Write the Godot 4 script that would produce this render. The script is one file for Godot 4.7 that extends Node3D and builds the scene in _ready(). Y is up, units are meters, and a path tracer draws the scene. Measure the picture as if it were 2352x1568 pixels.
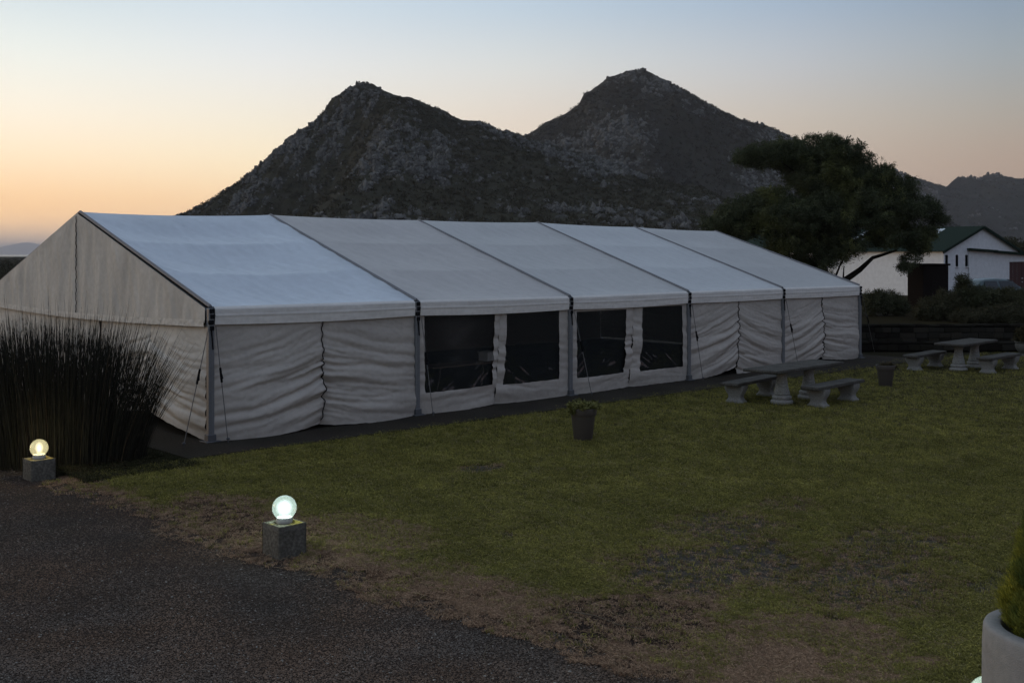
extends Node3D

# ------------------------------------------------------------------ mesh builder
class MB:
	var v := PackedVector3Array()
	var n := PackedVector3Array()
	var c := PackedColorArray()
	var ix := PackedInt32Array()
	var col := Color(1, 1, 1)

	func vert(p: Vector3, nn: Vector3, cc: Color) -> int:
		v.append(p)
		n.append(nn)
		c.append(cc)
		return v.size() - 1

	func tri(a: Vector3, b: Vector3, d: Vector3) -> void:  # counter-clockwise from outside
		var nn := (b - a).cross(d - a).normalized()
		var i := vert(a, nn, col)
		vert(b, nn, col)
		vert(d, nn, col)
		ix.append_array([i, i + 1, i + 2])

	func tri_out(a: Vector3, b: Vector3, d: Vector3, centre: Vector3) -> void:
		if (b - a).cross(d - a).dot((a + b + d) / 3.0 - centre) < 0.0:
			tri(a, d, b)
		else:
			tri(a, b, d)

	func quad_out(a: Vector3, b: Vector3, d: Vector3, e: Vector3, centre: Vector3) -> void:
		tri_out(a, b, d, centre)
		tri_out(a, d, e, centre)

	func box(centre: Vector3, size: Vector3, bevel := 0.0, basis := Basis()) -> void:
		var h := size / 2.0
		var pt := func(ax: int, s: Vector3) -> Vector3:
			var q := Vector3(s.x * (h.x - bevel), s.y * (h.y - bevel), s.z * (h.z - bevel))
			q[ax] = s[ax] * h[ax]
			return centre + basis * q
		for ax in 3:
			var a1 := (ax + 1) % 3
			var a2 := (ax + 2) % 3
			for sg in [-1.0, 1.0]:
				var cs := []
				for k in [[-1, -1], [1, -1], [1, 1], [-1, 1]]:
					var s := Vector3()
					s[ax] = sg
					s[a1] = k[0]
					s[a2] = k[1]
					cs.append(pt.call(ax, s))
				quad_out(cs[0], cs[1], cs[2], cs[3], centre)
			if bevel > 0.0:
				for s1 in [-1.0, 1.0]:
					for s2 in [-1.0, 1.0]:
						var sa := Vector3()
						sa[a1] = s1
						sa[a2] = s2
						var sb := sa
						sa[ax] = -1.0
						sb[ax] = 1.0
						quad_out(pt.call(a1, sa), pt.call(a1, sb), pt.call(a2, sb), pt.call(a2, sa), centre)
		if bevel > 0.0:
			for sx in [-1.0, 1.0]:
				for sy in [-1.0, 1.0]:
					for sz in [-1.0, 1.0]:
						var s := Vector3(sx, sy, sz)
						tri_out(pt.call(0, s), pt.call(1, s), pt.call(2, s), centre)

	func bar(a: Vector3, b: Vector3, w: float, t: float, up := Vector3.UP, bevel := 0.0) -> void:
		var z := (b - a).normalized()
		var x := up.cross(z)
		if x.length() < 0.01:
			x = Vector3.RIGHT
		x = x.normalized()
		var y := z.cross(x)
		box((a + b) / 2.0, Vector3(w, t, (b - a).length()), bevel, Basis(x, y, z))

	func tube(pts: PackedVector3Array, radii: PackedFloat32Array, sides: int, cap := false) -> void:
		var first := v.size()
		var m := pts.size()
		var side := Vector3.RIGHT
		for i in m:
			var t := (pts[mini(i + 1, m - 1)] - pts[maxi(i - 1, 0)]).normalized()
			side = side - t * side.dot(t)
			if side.length() < 0.05:
				side = t.cross(Vector3.FORWARD)
				if side.length() < 0.05:
					side = t.cross(Vector3.UP)
			side = side.normalized()
			var up := t.cross(side)
			for k in sides:
				var a := TAU * k / sides
				var nn := side * cos(a) + up * sin(a)
				vert(pts[i] + nn * radii[i], nn, col)
		for i in m - 1:
			for k in sides:
				var p := first + i * sides + k
				var q := first + i * sides + (k + 1) % sides
				ix.append_array([p, q, q + sides, p, q + sides, p + sides])
		if cap:
			for e in [[0, -1.0], [m - 1, 1.0]]:
				var t2: Vector3 = (pts[m - 1] - pts[m - 2]).normalized() * e[1] if e[0] > 0 else (pts[0] - pts[1]).normalized()
				var b0: int = first + e[0] * sides
				for k in range(1, sides - 1):
					var s0 := vert(v[b0], t2, col)
					vert(v[b0 + k], t2, col)
					vert(v[b0 + k + 1], t2, col)
					if e[0] > 0:
						ix.append_array([s0, s0 + 1, s0 + 2])
					else:
						ix.append_array([s0, s0 + 2, s0 + 1])

	func lathe(prof: Array, segs: int, at := Vector3.ZERO, flutes := 0, depth := 0.0) -> void:  # (radius, height) from bottom to top
		for i in prof.size() - 1:
			var p: Vector2 = prof[i]
			var q: Vector2 = prof[i + 1]
			var sn := Vector2(q.y - p.y, p.x - q.x).normalized()
			var na := sn
			var nb := sn
			if i > 0:
				var o: Vector2 = prof[i - 1]
				var s0 := Vector2(p.y - o.y, o.x - p.x).normalized()
				if s0.dot(sn) > 0.75:
					na = (s0 + sn).normalized()
			if i < prof.size() - 2:
				var o2: Vector2 = prof[i + 2]
				var s2 := Vector2(o2.y - q.y, q.x - o2.x).normalized()
				if s2.dot(sn) > 0.75:
					nb = (s2 + sn).normalized()
			var first := v.size()
			for k in segs + 1:
				var a := TAU * k / segs
				var d := Vector3(cos(a), 0, sin(a))
				var f := 1.0
				if flutes:
					f += depth * cos(a * flutes)
				vert(at + d * p.x * f + Vector3.UP * p.y, d * na.x + Vector3.UP * na.y, col)
				vert(at + d * q.x * f + Vector3.UP * q.y, d * nb.x + Vector3.UP * nb.y, col)
			for k in segs:
				var b := first + k * 2
				ix.append_array([b, b + 1, b + 3, b, b + 3, b + 2])

	func grid(nu: int, nv: int, fn: Callable, colour = null, flip := false) -> void:
		var first := v.size()
		var w := nu + 1
		for j in nv + 1:
			for i in nu + 1:
				v.append(fn.call(float(i) / nu, float(j) / nv))
		for j in nv + 1:
			for i in nu + 1:
				var b := first + j * w + i
				var du := v[b + (1 if i < nu else 0)] - v[b - (1 if i > 0 else 0)]
				var dv := v[b + (w if j < nv else 0)] - v[b - (w if j > 0 else 0)]
				var nn := du.cross(dv).normalized()
				if nn == Vector3.ZERO:
					nn = Vector3.UP
				n.append(-nn if flip else nn)
				c.append(col if colour == null else (colour as Callable).call(float(i) / nu, float(j) / nv, v[b]))
		for j in nv:
			for i in nu:
				var b := first + j * w + i
				if flip:
					ix.append_array([b, b + w + 1, b + 1, b, b + w, b + w + 1])
				else:
					ix.append_array([b, b + 1, b + w + 1, b, b + w + 1, b + w])

	func mesh() -> ArrayMesh:
		var f := PackedInt32Array()
		f.resize(ix.size())
		for k in range(0, ix.size(), 3):
			f[k] = ix[k]
			f[k + 1] = ix[k + 2]
			f[k + 2] = ix[k + 1]
		var a := []
		a.resize(Mesh.ARRAY_MAX)
		a[Mesh.ARRAY_VERTEX] = v
		a[Mesh.ARRAY_NORMAL] = n
		a[Mesh.ARRAY_COLOR] = c
		a[Mesh.ARRAY_INDEX] = f
		var m := ArrayMesh.new()
		m.add_surface_from_arrays(Mesh.PRIMITIVE_TRIANGLES, a)
		return m


# ------------------------------------------------------------------ the plan: metres, tent axes u (along its long side) and v (across)
const YAW := 0.769
const TX := -5.73
const TZ := 20.15
const SPAN := 12.13
const EYE := 3.575
const EAVE := [2.569, 2.541, 2.497, 2.499, 2.489, 2.47]
const RIDGE := [4.547, 4.604, 4.577, 4.615, 4.552, 4.481]
var M := {}
var rng := RandomNumberGenerator.new()
var na := FastNoiseLite.new()
var nb := FastNoiseLite.new()
var nr := FastNoiseLite.new()
var nf := FastNoiseLite.new()


func uv_of(x: float, d: float) -> Vector2:
	var a := x - TX
	var b := d - TZ
	return Vector2(a * cos(YAW) + b * sin(YAW), -a * sin(YAW) + b * cos(YAW))


func gu(u: float) -> float:  # the ground falls a little towards the far end of the tent
	return -0.0042 * clampf(u, -14.0, 34.0)


func gy(x: float, d: float) -> float:
	return gu(uv_of(x, d).x)


func at_uv(u: float, v: float, y := 0.0) -> Vector3:
	return Vector3(TX + u * cos(YAW) - v * sin(YAW), gu(u) + y, -(TZ + u * sin(YAW) + v * cos(YAW)))


func on_ground(x: float, d: float, y := 0.0) -> Vector3:
	return Vector3(x, gy(x, d) + y, -d)


# ------------------------------------------------------------------ naming and tagging
func tag(o: Node3D, label: String, category: String, group := "") -> Node3D:
	o.set_meta("label", label)
	o.set_meta("category", category)
	if group:
		o.set_meta("group", group)
	return o


func thing(called: String, label: String, category: String, at := Vector3.ZERO, turn := 0.0, group := "") -> Node3D:
	var o := Node3D.new()
	o.name = called
	add_child(o, true)
	o.position = at
	o.rotation.y = turn
	return tag(o, label, category, group)


func part(called: String, what, material: Material, parent: Node3D, at := Transform3D()) -> MeshInstance3D:
	var o := MeshInstance3D.new()
	o.name = called
	o.mesh = what.mesh() if what is MB else what
	o.material_override = material
	parent.add_child(o, true)
	o.transform = at
	return o


func struct(called: String, what, material: Material, label := "") -> MeshInstance3D:
	var o := part(called, what, material, self)
	o.set_meta("kind", "structure")
	if label:
		o.set_meta("label", label)
	return o


func scatter(called: String, mesh: Mesh, material: Material, buf: PackedFloat32Array, parent: Node3D, kind := "stuff") -> MultiMeshInstance3D:
	var m := MultiMesh.new()
	m.transform_format = MultiMesh.TRANSFORM_3D
	m.use_colors = true
	m.mesh = mesh
	m.instance_count = buf.size() / 16
	m.buffer = buf
	var o := MultiMeshInstance3D.new()
	o.name = called
	o.multimesh = m
	o.material_override = material
	parent.add_child(o, true)
	if kind:
		o.set_meta("kind", kind)
	return o


func put(buf: PackedFloat32Array, b: Basis, p: Vector3, c: Color) -> void:
	buf.append_array([b.x.x, b.y.x, b.z.x, p.x, b.x.y, b.y.y, b.z.y, p.y, b.x.z, b.y.z, b.z.z, p.z, c.r, c.g, c.b, 1.0])


func ntex(sd: int, freq: float, lo: Color, hi: Color, octaves := 4, kind := FastNoiseLite.TYPE_SIMPLEX_SMOOTH, size := 512) -> NoiseTexture2D:
	var f := FastNoiseLite.new()
	f.seed = sd
	f.frequency = freq
	f.noise_type = kind
	f.fractal_octaves = octaves
	var t := NoiseTexture2D.new()
	t.width = size
	t.height = size
	t.seamless = true
	t.noise = f
	var g := Gradient.new()
	g.set_color(0, lo)
	g.set_color(1, hi)
	t.color_ramp = g
	return t


func grey(x: float) -> Color:
	return Color(x, x, x)


func mat(albedo: Color, rough := 0.9, tex: Texture2D = null, tile := 1.0, bump: Texture2D = null, bump_cm := 0.0) -> StandardMaterial3D:
	var m := StandardMaterial3D.new()
	m.albedo_color = albedo.linear_to_srgb()
	m.roughness = rough
	m.vertex_color_use_as_albedo = true
	m.cull_mode = BaseMaterial3D.CULL_DISABLED
	m.metallic_specular = 0.12 if rough > 0.65 else 0.5
	if tex or bump:
		m.uv1_triplanar = true
		m.uv1_scale = Vector3.ONE * tile
	if tex:
		m.albedo_texture = tex
	if bump:
		m.heightmap_enabled = true
		m.heightmap_texture = bump
		m.heightmap_scale = bump_cm
	return m


func noise(f: FastNoiseLite, sd: int, freq: float, octaves: int, ridged := false) -> void:
	f.seed = sd
	f.frequency = freq
	f.noise_type = FastNoiseLite.TYPE_SIMPLEX_SMOOTH
	f.fractal_type = FastNoiseLite.FRACTAL_RIDGED if ridged else FastNoiseLite.FRACTAL_FBM
	f.fractal_octaves = octaves


func along(table: Array, x: float) -> float:  # piecewise linear through (x, y) pairs
	if x <= table[0][0]:
		return table[0][1]
	for k in range(1, table.size()):
		if x <= table[k][0]:
			return lerpf(table[k - 1][1], table[k][1], (x - table[k - 1][0]) / (table[k][0] - table[k - 1][0]))
	return table[-1][1]


# ------------------------------------------------------------------ sky
func sky_image() -> ImageTexture:
	# rows: height above the horizon in degrees; columns: degrees away from the place where the sun has just set, counted from -70
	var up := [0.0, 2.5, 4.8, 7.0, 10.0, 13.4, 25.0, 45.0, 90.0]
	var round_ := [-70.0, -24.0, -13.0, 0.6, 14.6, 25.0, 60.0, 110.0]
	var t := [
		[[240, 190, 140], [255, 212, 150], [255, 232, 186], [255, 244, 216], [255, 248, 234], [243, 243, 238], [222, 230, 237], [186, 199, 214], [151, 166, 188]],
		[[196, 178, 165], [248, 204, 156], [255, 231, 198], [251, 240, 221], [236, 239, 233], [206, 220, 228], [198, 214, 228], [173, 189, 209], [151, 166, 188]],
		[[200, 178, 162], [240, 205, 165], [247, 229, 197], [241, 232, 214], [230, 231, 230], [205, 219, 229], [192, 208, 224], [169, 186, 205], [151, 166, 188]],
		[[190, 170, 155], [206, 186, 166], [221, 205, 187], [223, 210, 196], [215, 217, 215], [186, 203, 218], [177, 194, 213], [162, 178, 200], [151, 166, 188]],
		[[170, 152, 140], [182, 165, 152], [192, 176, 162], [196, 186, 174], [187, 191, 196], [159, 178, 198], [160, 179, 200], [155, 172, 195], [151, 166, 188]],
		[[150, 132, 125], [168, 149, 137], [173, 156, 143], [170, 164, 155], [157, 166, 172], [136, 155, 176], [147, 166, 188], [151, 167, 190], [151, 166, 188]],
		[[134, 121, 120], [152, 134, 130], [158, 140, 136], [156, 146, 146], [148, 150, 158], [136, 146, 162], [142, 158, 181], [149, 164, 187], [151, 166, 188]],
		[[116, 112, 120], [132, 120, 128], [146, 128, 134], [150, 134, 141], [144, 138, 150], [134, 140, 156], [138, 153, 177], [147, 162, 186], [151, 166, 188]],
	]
	var w := 720
	var h := 360
	var im := Image.create_empty(w, h, false, Image.FORMAT_RGBF)
	var cols := []
	for a in t:
		var row := []
		for e in h / 2:
			var deg: float = 90.0 * (e + 0.5) / (h / 2)
			var k := 1
			while up[k] < deg and k < up.size() - 1:
				k += 1
			var f: float = clampf((deg - up[k - 1]) / (up[k] - up[k - 1]), 0, 1)
			var p := Color8(a[k - 1][0], a[k - 1][1], a[k - 1][2]).srgb_to_linear()
			var q := Color8(a[k][0], a[k][1], a[k][2]).srgb_to_linear()
			row.append(p.lerp(q, f))
		# soften the kinks
		for pass_ in 3:
			var s := row.duplicate()
			for e in range(1, row.size() - 1):
				s[e] = (row[e - 1] + row[e] * 2.0 + row[e + 1]) / 4.0
			row = s
		cols.append(row)
	var ground := Color(0.035, 0.036, 0.03)
	for x in w:
		var az := (x + 0.5) / w * 360.0  # the picture's seam lies due north
		var off := absf(wrapf(az + 70.0, -180.0, 180.0)) - 70.0
		var k := 1
		while round_[k] < off and k < round_.size() - 1:
			k += 1
		var f: float = clampf((off - round_[k - 1]) / (round_[k] - round_[k - 1]), 0, 1)
		for y in h:
			if y >= h / 2:
				im.set_pixel(x, y, ground)
				continue
			var e := h / 2 - 1 - y
			var cc: Color = cols[k - 1][e].lerp(cols[k][e], f)
			# the colours above are as seen through the haze; take its share out again
			var f2 := minf(1.0 - exp(-0.00006 * 330.0 / sin(deg_to_rad(90.0 * (e + 0.5) / (h / 2)))), 0.5)
			cc = Color(maxf(cc.r * 0.955 - f2 * 0.235, 0.03), maxf(cc.g * 0.955 - f2 * 0.235, 0.03), maxf(cc.b * 0.955 - f2 * 0.245, 0.03)) / (1.0 - f2)
			cc.a = 1.0
			im.set_pixel(x, y, cc)
	return ImageTexture.create_from_image(im)


func _ready() -> void:
	# camera: eye on the terrace of the house, level, lens shifted down
	var cam := Camera3D.new()
	cam.name = "camera"
	cam.projection = Camera3D.PROJECTION_FRUSTUM
	cam.near = 0.1
	cam.far = 60000.0
	cam.size = 0.1 * 1568.0 / 2445.0
	cam.frustum_offset = Vector2(0, -0.1 * 200.0 / 2445.0)
	cam.position = Vector3(0, EYE, 0)
	add_child(cam)
	cam.current = true
	# sky, exposure, air
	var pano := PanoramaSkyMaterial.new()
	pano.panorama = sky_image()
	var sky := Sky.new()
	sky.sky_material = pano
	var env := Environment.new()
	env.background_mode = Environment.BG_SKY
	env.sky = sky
	env.background_energy_multiplier = 1.0
	env.tonemap_mode = Environment.TONE_MAPPER_LINEAR
	env.tonemap_exposure = 1.08
	env.sdfgi_enabled = true
	env.ssao_enabled = true
	env.ssil_enabled = true
	env.fog_enabled = true
	env.fog_density = 0.00006
	env.fog_light_color = Color(0.9, 0.89, 0.9)
	var we := WorldEnvironment.new()
	we.name = "world_environment"
	we.environment = env
	add_child(we)
	# what is left of the sun: a broad warm glow low in the west
	var sun := DirectionalLight3D.new()
	sun.name = "sunset_glow"
	sun.light_energy = 0.14
	sun.light_color = Color(1.0, 0.8, 0.58)
	sun.light_angular_distance = 14.0
	sun.shadow_enabled = true
	sun.rotation = Vector3(deg_to_rad(-4), deg_to_rad(-110), 0)
	add_child(sun)
	rng.seed = 20240611
	noise(na, 11, 1.0, 4)
	noise(nb, 23, 1.0, 3)
	noise(nr, 37, 1.0, 5, true)
	noise(nf, 51, 1.0, 2)
	materials()
	ground()
	mountains()
	tent()
	inside_tent()
	barn()
	terrace()
	big_tree()
	bushes()
	tables()
	pots()
	lamps()
	conifer_planter()
	reeds()
	grass_and_gravel()
	litter()


func materials() -> void:
	var cloth := ntex(1, 0.02, grey(0.93), grey(1.0), 5)
	var weave := ntex(2, 0.2, grey(0.0), grey(1.0), 3)
	var stone := ntex(3, 0.03, grey(0.62), grey(1.0), 5)
	var pits := ntex(4, 0.12, grey(0.0), grey(1.0), 4)
	var soil := ntex(5, 0.05, Color(0.55, 0.52, 0.5), Color(1, 1, 1), 5)
	M.roof = mat(Color.WHITE, 0.55, cloth, 0.35, weave, 0.25)
	M.wall = mat(Color.WHITE, 0.7, cloth, 0.6, weave, 0.25)
	M.metal = mat(Color(0.2, 0.21, 0.225), 0.5, cloth, 1.5)
	M.metal.metallic = 0.4
	M.dark_metal = mat(Color(0.075, 0.078, 0.085), 0.6)
	M.keder = mat(Color(0.18, 0.18, 0.195), 0.6, cloth, 2.0)
	M.strap = mat(Color(0.012, 0.012, 0.013), 0.8)
	M.rope = mat(Color(0.16, 0.155, 0.15), 0.9)
	M.concrete = mat(Color.WHITE, 0.92, stone, 1.3, pits, 0.6)
	M.stone = mat(Color.WHITE, 1.0, stone, 1.3, pits, 1.2)
	M.stone.metallic_specular = 0.0
	M.cast = mat(Color.WHITE, 0.9, ntex(9, 0.02, grey(0.9), grey(1.0), 4), 1.5, pits, 0.25)
	M.carved = mat(Color.WHITE, 0.9, stone, 2.0, ntex(6, 0.055, grey(0.0), grey(1.0), 2, FastNoiseLite.TYPE_CELLULAR), 3.0)
	M.ground = mat(Color.WHITE, 0.97, soil, 0.9, pits, 1.5)
	M.plain = mat(Color.WHITE, 0.9)
	M.leaf = mat(Color.WHITE, 0.8)
	M.rock = mat(Color.WHITE, 0.95, ntex(7, 0.04, grey(0.6), grey(1.0), 4), 0.12)
	M.hill = mat(Color.WHITE, 0.97, ntex(8, 0.06, grey(0.5), grey(1.0), 5), 0.03)
	M.pot = mat(Color(0.078, 0.066, 0.06), 0.6, cloth, 2.0)
	M.paint = mat(Color(0.72, 0.73, 0.75), 0.85, cloth, 0.25)
	M.green_roof = mat(Color(0.022, 0.034, 0.027), 0.85, cloth, 1.0)
	M.skylight = mat(Color(0.5, 0.53, 0.55), 0.3)
	M.bark = mat(Color(0.03, 0.024, 0.02), 0.95, stone, 2.0, pits, 2.0)
	M.brick = mat(Color(0.03, 0.024, 0.022), 0.9, stone, 1.0, pits, 2.0)
	M.door = mat(Color(0.05, 0.011, 0.011), 0.6, cloth, 1.0)
	M.dark = mat(Color(0.008, 0.009, 0.011), 0.15)
	var pane := StandardMaterial3D.new()
	pane.albedo_color = Color(0.35, 0.38, 0.4, 0.12)
	pane.transparency = BaseMaterial3D.TRANSPARENCY_ALPHA
	pane.roughness = 0.08
	pane.cull_mode = BaseMaterial3D.CULL_DISABLED
	M.pane = pane
	var car := mat(Color(0.03, 0.055, 0.06), 0.25)
	car.clearcoat_enabled = true
	car.clearcoat = 0.3
	M.car = car
	var sea := StandardMaterial3D.new()
	sea.albedo_color = Color(0.1, 0.13, 0.15)
	sea.roughness = 0.35
	M.sea = sea


# ------------------------------------------------------------------ ground
const WORN := [
	# centre u, v; radii; how dry, how bare
	[-2.5, -5.6, 0.9, 2.0, 0.95, 0.8], [-1.8, -7.3, 0.85, 1.3, 0.8, 0.05], [-2.5, -9.9, 0.8, 1.6, 0.95, 0.25], [-1.8, -11.9, 1.15, 1.1, 0.9, 1.0], [-1.2, -13.4, 1.3, 1.1, 1.0, 0.3],
	[-2.3, -14.6, 0.9, 1.4, 1.0, 0.4], [0.3, -11.3, 1.9, 1.2, 0.5, 1.0], [0.9, -12.9, 1.6, 1.1, 0.5, 0.95], [1.9, -10.4, 1.3, 0.9, 0.45, 0.9], [2.6, -12.3, 1.6, 1.0, 0.4, 0.85], [3.6, -10.2, 0.6, 0.5, 0.4, 0.7], [4.6, -13.5, 1.0, 0.7, 0.3, 0.5], [2.2, -5.3, 0.5, 0.35, 0.5, 0.95],
]


func drive_edge(v: float) -> float:  # where the gravel gives way to the lawn
	return -3.28 + 0.85 * clampf((-v - 6.0) / 7.5, 0.0, 1.3) + 0.34 * na.get_noise_2d(v * 0.55, 3.0) + 0.14 * nf.get_noise_2d(v * 3.0, 9.0)


func patch(u: float, v: float) -> Vector3:  # x: how dry, y: how bare, z: how lush
	var e := u - drive_edge(v)
	var a := na.get_noise_2d(u * 0.32 + 40.0, v * 0.32) * 0.5 + 0.5
	var b := nb.get_noise_2d(u * 0.55, v * 0.55 + 80.0) * 0.5 + 0.5
	var f := nb.get_noise_2d(u * 2.3 + 9.0, v * 2.3) * 0.5 + 0.5
	var near := clampf((-v - 5.0) / 10.0, 0.0, 1.0)
	var edge := exp(-maxf(e, 0.0) / (0.7 + 1.1 * near))
	var dry := smoothstep(0.55, 0.95, edge * 0.75 + a * 0.55 + (f - 0.5) * 0.25 + near * 0.06)
	var bare := smoothstep(0.56, 0.76, b * 0.85 + (f - 0.5) * 0.3 + near * 0.1 - absf(e - 3.4) * 0.05 + edge * 0.12)
	bare *= smoothstep(-3.0, -8.0, v)
	# worn places: by the lamp block, the torn-up soil by the drive, the muddy hollows
	for q in WORN:
		var r := Vector2((u - q[0]) / q[2], (v - q[1]) / q[3]).length() + (f - 0.5) * 0.55 + (b - 0.5) * 0.7
		dry = maxf(dry, q[4] * smoothstep(1.15, 0.7, r))
		bare = maxf(bare, q[5] * smoothstep(1.0, 0.55, r))
	var lush := clampf(0.35 + (a - 0.5) * 1.6 + (1.0 - near) * 0.35, 0.0, 1.0)
	return Vector3(dry, bare, lush)


func lawn_colour(u: float, v: float) -> Color:
	var p := patch(u, v)
	var c := Color(0.17, 0.148, 0.05).lerp(Color(0.185, 0.17, 0.042), p.z)
	c = c.lerp(Color(0.17, 0.105, 0.07), p.x * 0.95)
	var soil := Color(0.062, 0.044, 0.037).lerp(Color(0.125, 0.113, 0.097), smoothstep(1.2, 2.4, u - drive_edge(v) + 0.6 * nb.get_noise_2d(u * 1.3, v * 1.3)))
	c = c.lerp(soil, p.y)
	return c


func ground() -> void:
	var g := MB.new()
	var s := [-26000.0, -9000.0, -2500.0, -900.0, -300.0, -110.0, -60.0, 0.0, 60.0, 110.0, 300.0, 900.0, 2500.0, 9000.0, 26000.0]
	g.grid(s.size() - 1, s.size() - 1, func(a, b):
		var u: float = s[roundi(a * (s.size() - 1))]
		var v: float = s[roundi(b * (s.size() - 1))]
		return at_uv(u, v, -0.02), func(_a, _b, _p): return Color(0.045, 0.04, 0.026))
	struct("ground", g, M.ground)
	# the sheet of lawn: its edges follow the drive and the concrete strip
	var l := MB.new()
	l.grid(150, 190, func(a, b):
		var v := lerpf(-26.0, -1.1, b)
		var u0 := drive_edge(v)
		return at_uv(lerpf(u0, 46.0, pow(a, 1.25)), v, -0.008), func(_a, _b, p):
		var q := uv_of(p.x, -p.z)
		return lawn_colour(q.x, q.y))
	struct("lawn", l, M.ground, "patchy lawn in front of the white marquee tent")
	# grass verge left of the slab, round the reeds
	var ve := MB.new()
	ve.grid(30, 60, func(a, b):
		var v := lerpf(-1.12, 22.0, b)
		var u0 := drive_edge(v)
		return at_uv(lerpf(u0, -1.0, a), v, -0.009), func(_a, _b, p):
		var q := uv_of(p.x, -p.z)
		return Color(0.028, 0.026, 0.018).lerp(Color(0.04, 0.036, 0.02), na.get_noise_2d(q.x * 2.0, q.y * 2.0) * 0.5 + 0.5))
	struct("verge", ve, M.ground)
	# the drive
	var d := MB.new()
	d.grid(40, 90, func(a, b):
		var u := lerpf(-16.0, -1.6, a)
		var v := lerpf(-30.0, 14.0, b)
		return at_uv(u, v, -0.016), func(_a, _b, p):
		var q := uv_of(p.x, -p.z)
		var t := na.get_noise_2d(q.x * 0.5, q.y * 0.5) * 0.5 + 0.5
		return Color(0.075, 0.064, 0.056).lerp(Color(0.105, 0.079, 0.062), t))
	struct("gravel_drive", d, M.ground, "dark gravel drive at the lower left")
	# concrete pad under the tent, standing proud of the lawn
	var p := MB.new()
	var top := func(u: float, v: float) -> Vector3: return at_uv(u, v, 0.035)
	var vf := func(u: float) -> float: return -1.32 - 0.022 * u + 0.05 * na.get_noise_2d(u * 0.8, 70.0)
	var shade := func(_a, _b, q): return Color(0.048, 0.041, 0.033).lerp(Color(0.088, 0.076, 0.062), na.get_noise_2d(q.x * 0.7, q.z * 0.7) * 0.5 + 0.5)
	p.grid(60, 20, func(a, b):
		var u := lerpf(-1.1, 26.3, a)
		return top.call(u, lerpf(vf.call(u), 13.2, b)), shade)
	p.grid(60, 1, func(a, b):
		var u := lerpf(-1.1, 26.3, a)
		return top.call(u, vf.call(u)) + Vector3.DOWN * (0.12 * (1.0 - b)), shade)
	p.grid(1, 10, func(a, b): return top.call(-1.1, lerpf(vf.call(-1.1), 13.2, b)) + Vector3.DOWN * (0.12 * (1.0 - a)), shade)
	struct("concrete_slab", p, M.concrete, "weathered concrete pad under the tent")
	# the bay beyond the coastal plain
	var w := MB.new()
	w.grid(1, 1, func(a, b): return Vector3(lerpf(-24000.0, -420.0, a), 0.32, lerpf(-1500.0, -25000.0, b)))
	struct("sea", w, M.sea)
	# low coastal scrub left of the tent
	var bush := leaf_ball(31, 40, 0.5, 0.16)
	var buf := PackedFloat32Array()
	for k in 5200:
		var dd := 42.0 * pow(36.0, rng.randf())
		var x := -dd * rng.randf_range(0.40, 0.60) + rng.randf_range(-3, 3)
		var sz := rng.randf_range(0.5, 1.3) * (1.0 if dd < 200 else 1.5)
		if dd < 120 and x > -0.43 * dd:
			sz *= 0.6
		var shade2 := rng.randf_range(0.55, 1.2)
		put(buf, Basis(Vector3.UP, rng.randf() * TAU).scaled(Vector3(sz * 1.8, sz * 0.9, sz * 1.8)), Vector3(x, gy(x, dd) + 0.1, -dd), Color(0.036, 0.034, 0.02) * shade2)
	var sc := scatter("coastal_scrub", bush, M.leaf, buf, self)
	sc.set_meta("label", "low dark scrub on the plain by the sea")


# a ball of leaf-sized faces
func leaf_ball(sd: int, count: int, r: float, leaf: float) -> ArrayMesh:
	var g := RandomNumberGenerator.new()
	g.seed = sd
	var m := MB.new()
	for k in count:
		var d := Vector3(g.randfn(), g.randfn(), g.randfn()).normalized()
		var p := d * r * pow(g.randf(), 0.4)
		var a := Vector3(g.randfn(), g.randfn(), g.randfn()).normalized()
		var b := a.cross(d + Vector3(0.1, 0.2, 0.3)).normalized()
		var tip := (d * 0.8 + a * 0.7 + Vector3.UP * 0.35).normalized()
		var s := leaf * g.randf_range(0.6, 1.2)
		var q := 0.7 + 0.5 * g.randf()
		m.col = Color(q, q, q)
		m.tri(p - b * s * 0.28, p + b * s * 0.28, p + tip * s)
	return m.mesh()


# needle spray for the big tree: short twigs with narrow leaves
func spray(sd: int, count: int, r: float, long: float, wide: float) -> ArrayMesh:
	var g := RandomNumberGenerator.new()
	g.seed = sd
	var m := MB.new()
	for k in count:
		var d := Vector3(g.randfn(), g.randfn() * 0.8 + 0.3, g.randfn()).normalized()
		var p := d * r * g.randf()
		var side := d.cross(Vector3(g.randfn(), g.randfn(), g.randfn())).normalized()
		var s := g.randf_range(0.6, 1.2)
		var q := 0.7 + 0.6 * g.randf()
		m.col = Color(q, q, q)
		m.tri(p - side * wide * s, p + side * wide * s, p + d * long * s)
	return m.mesh()


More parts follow.
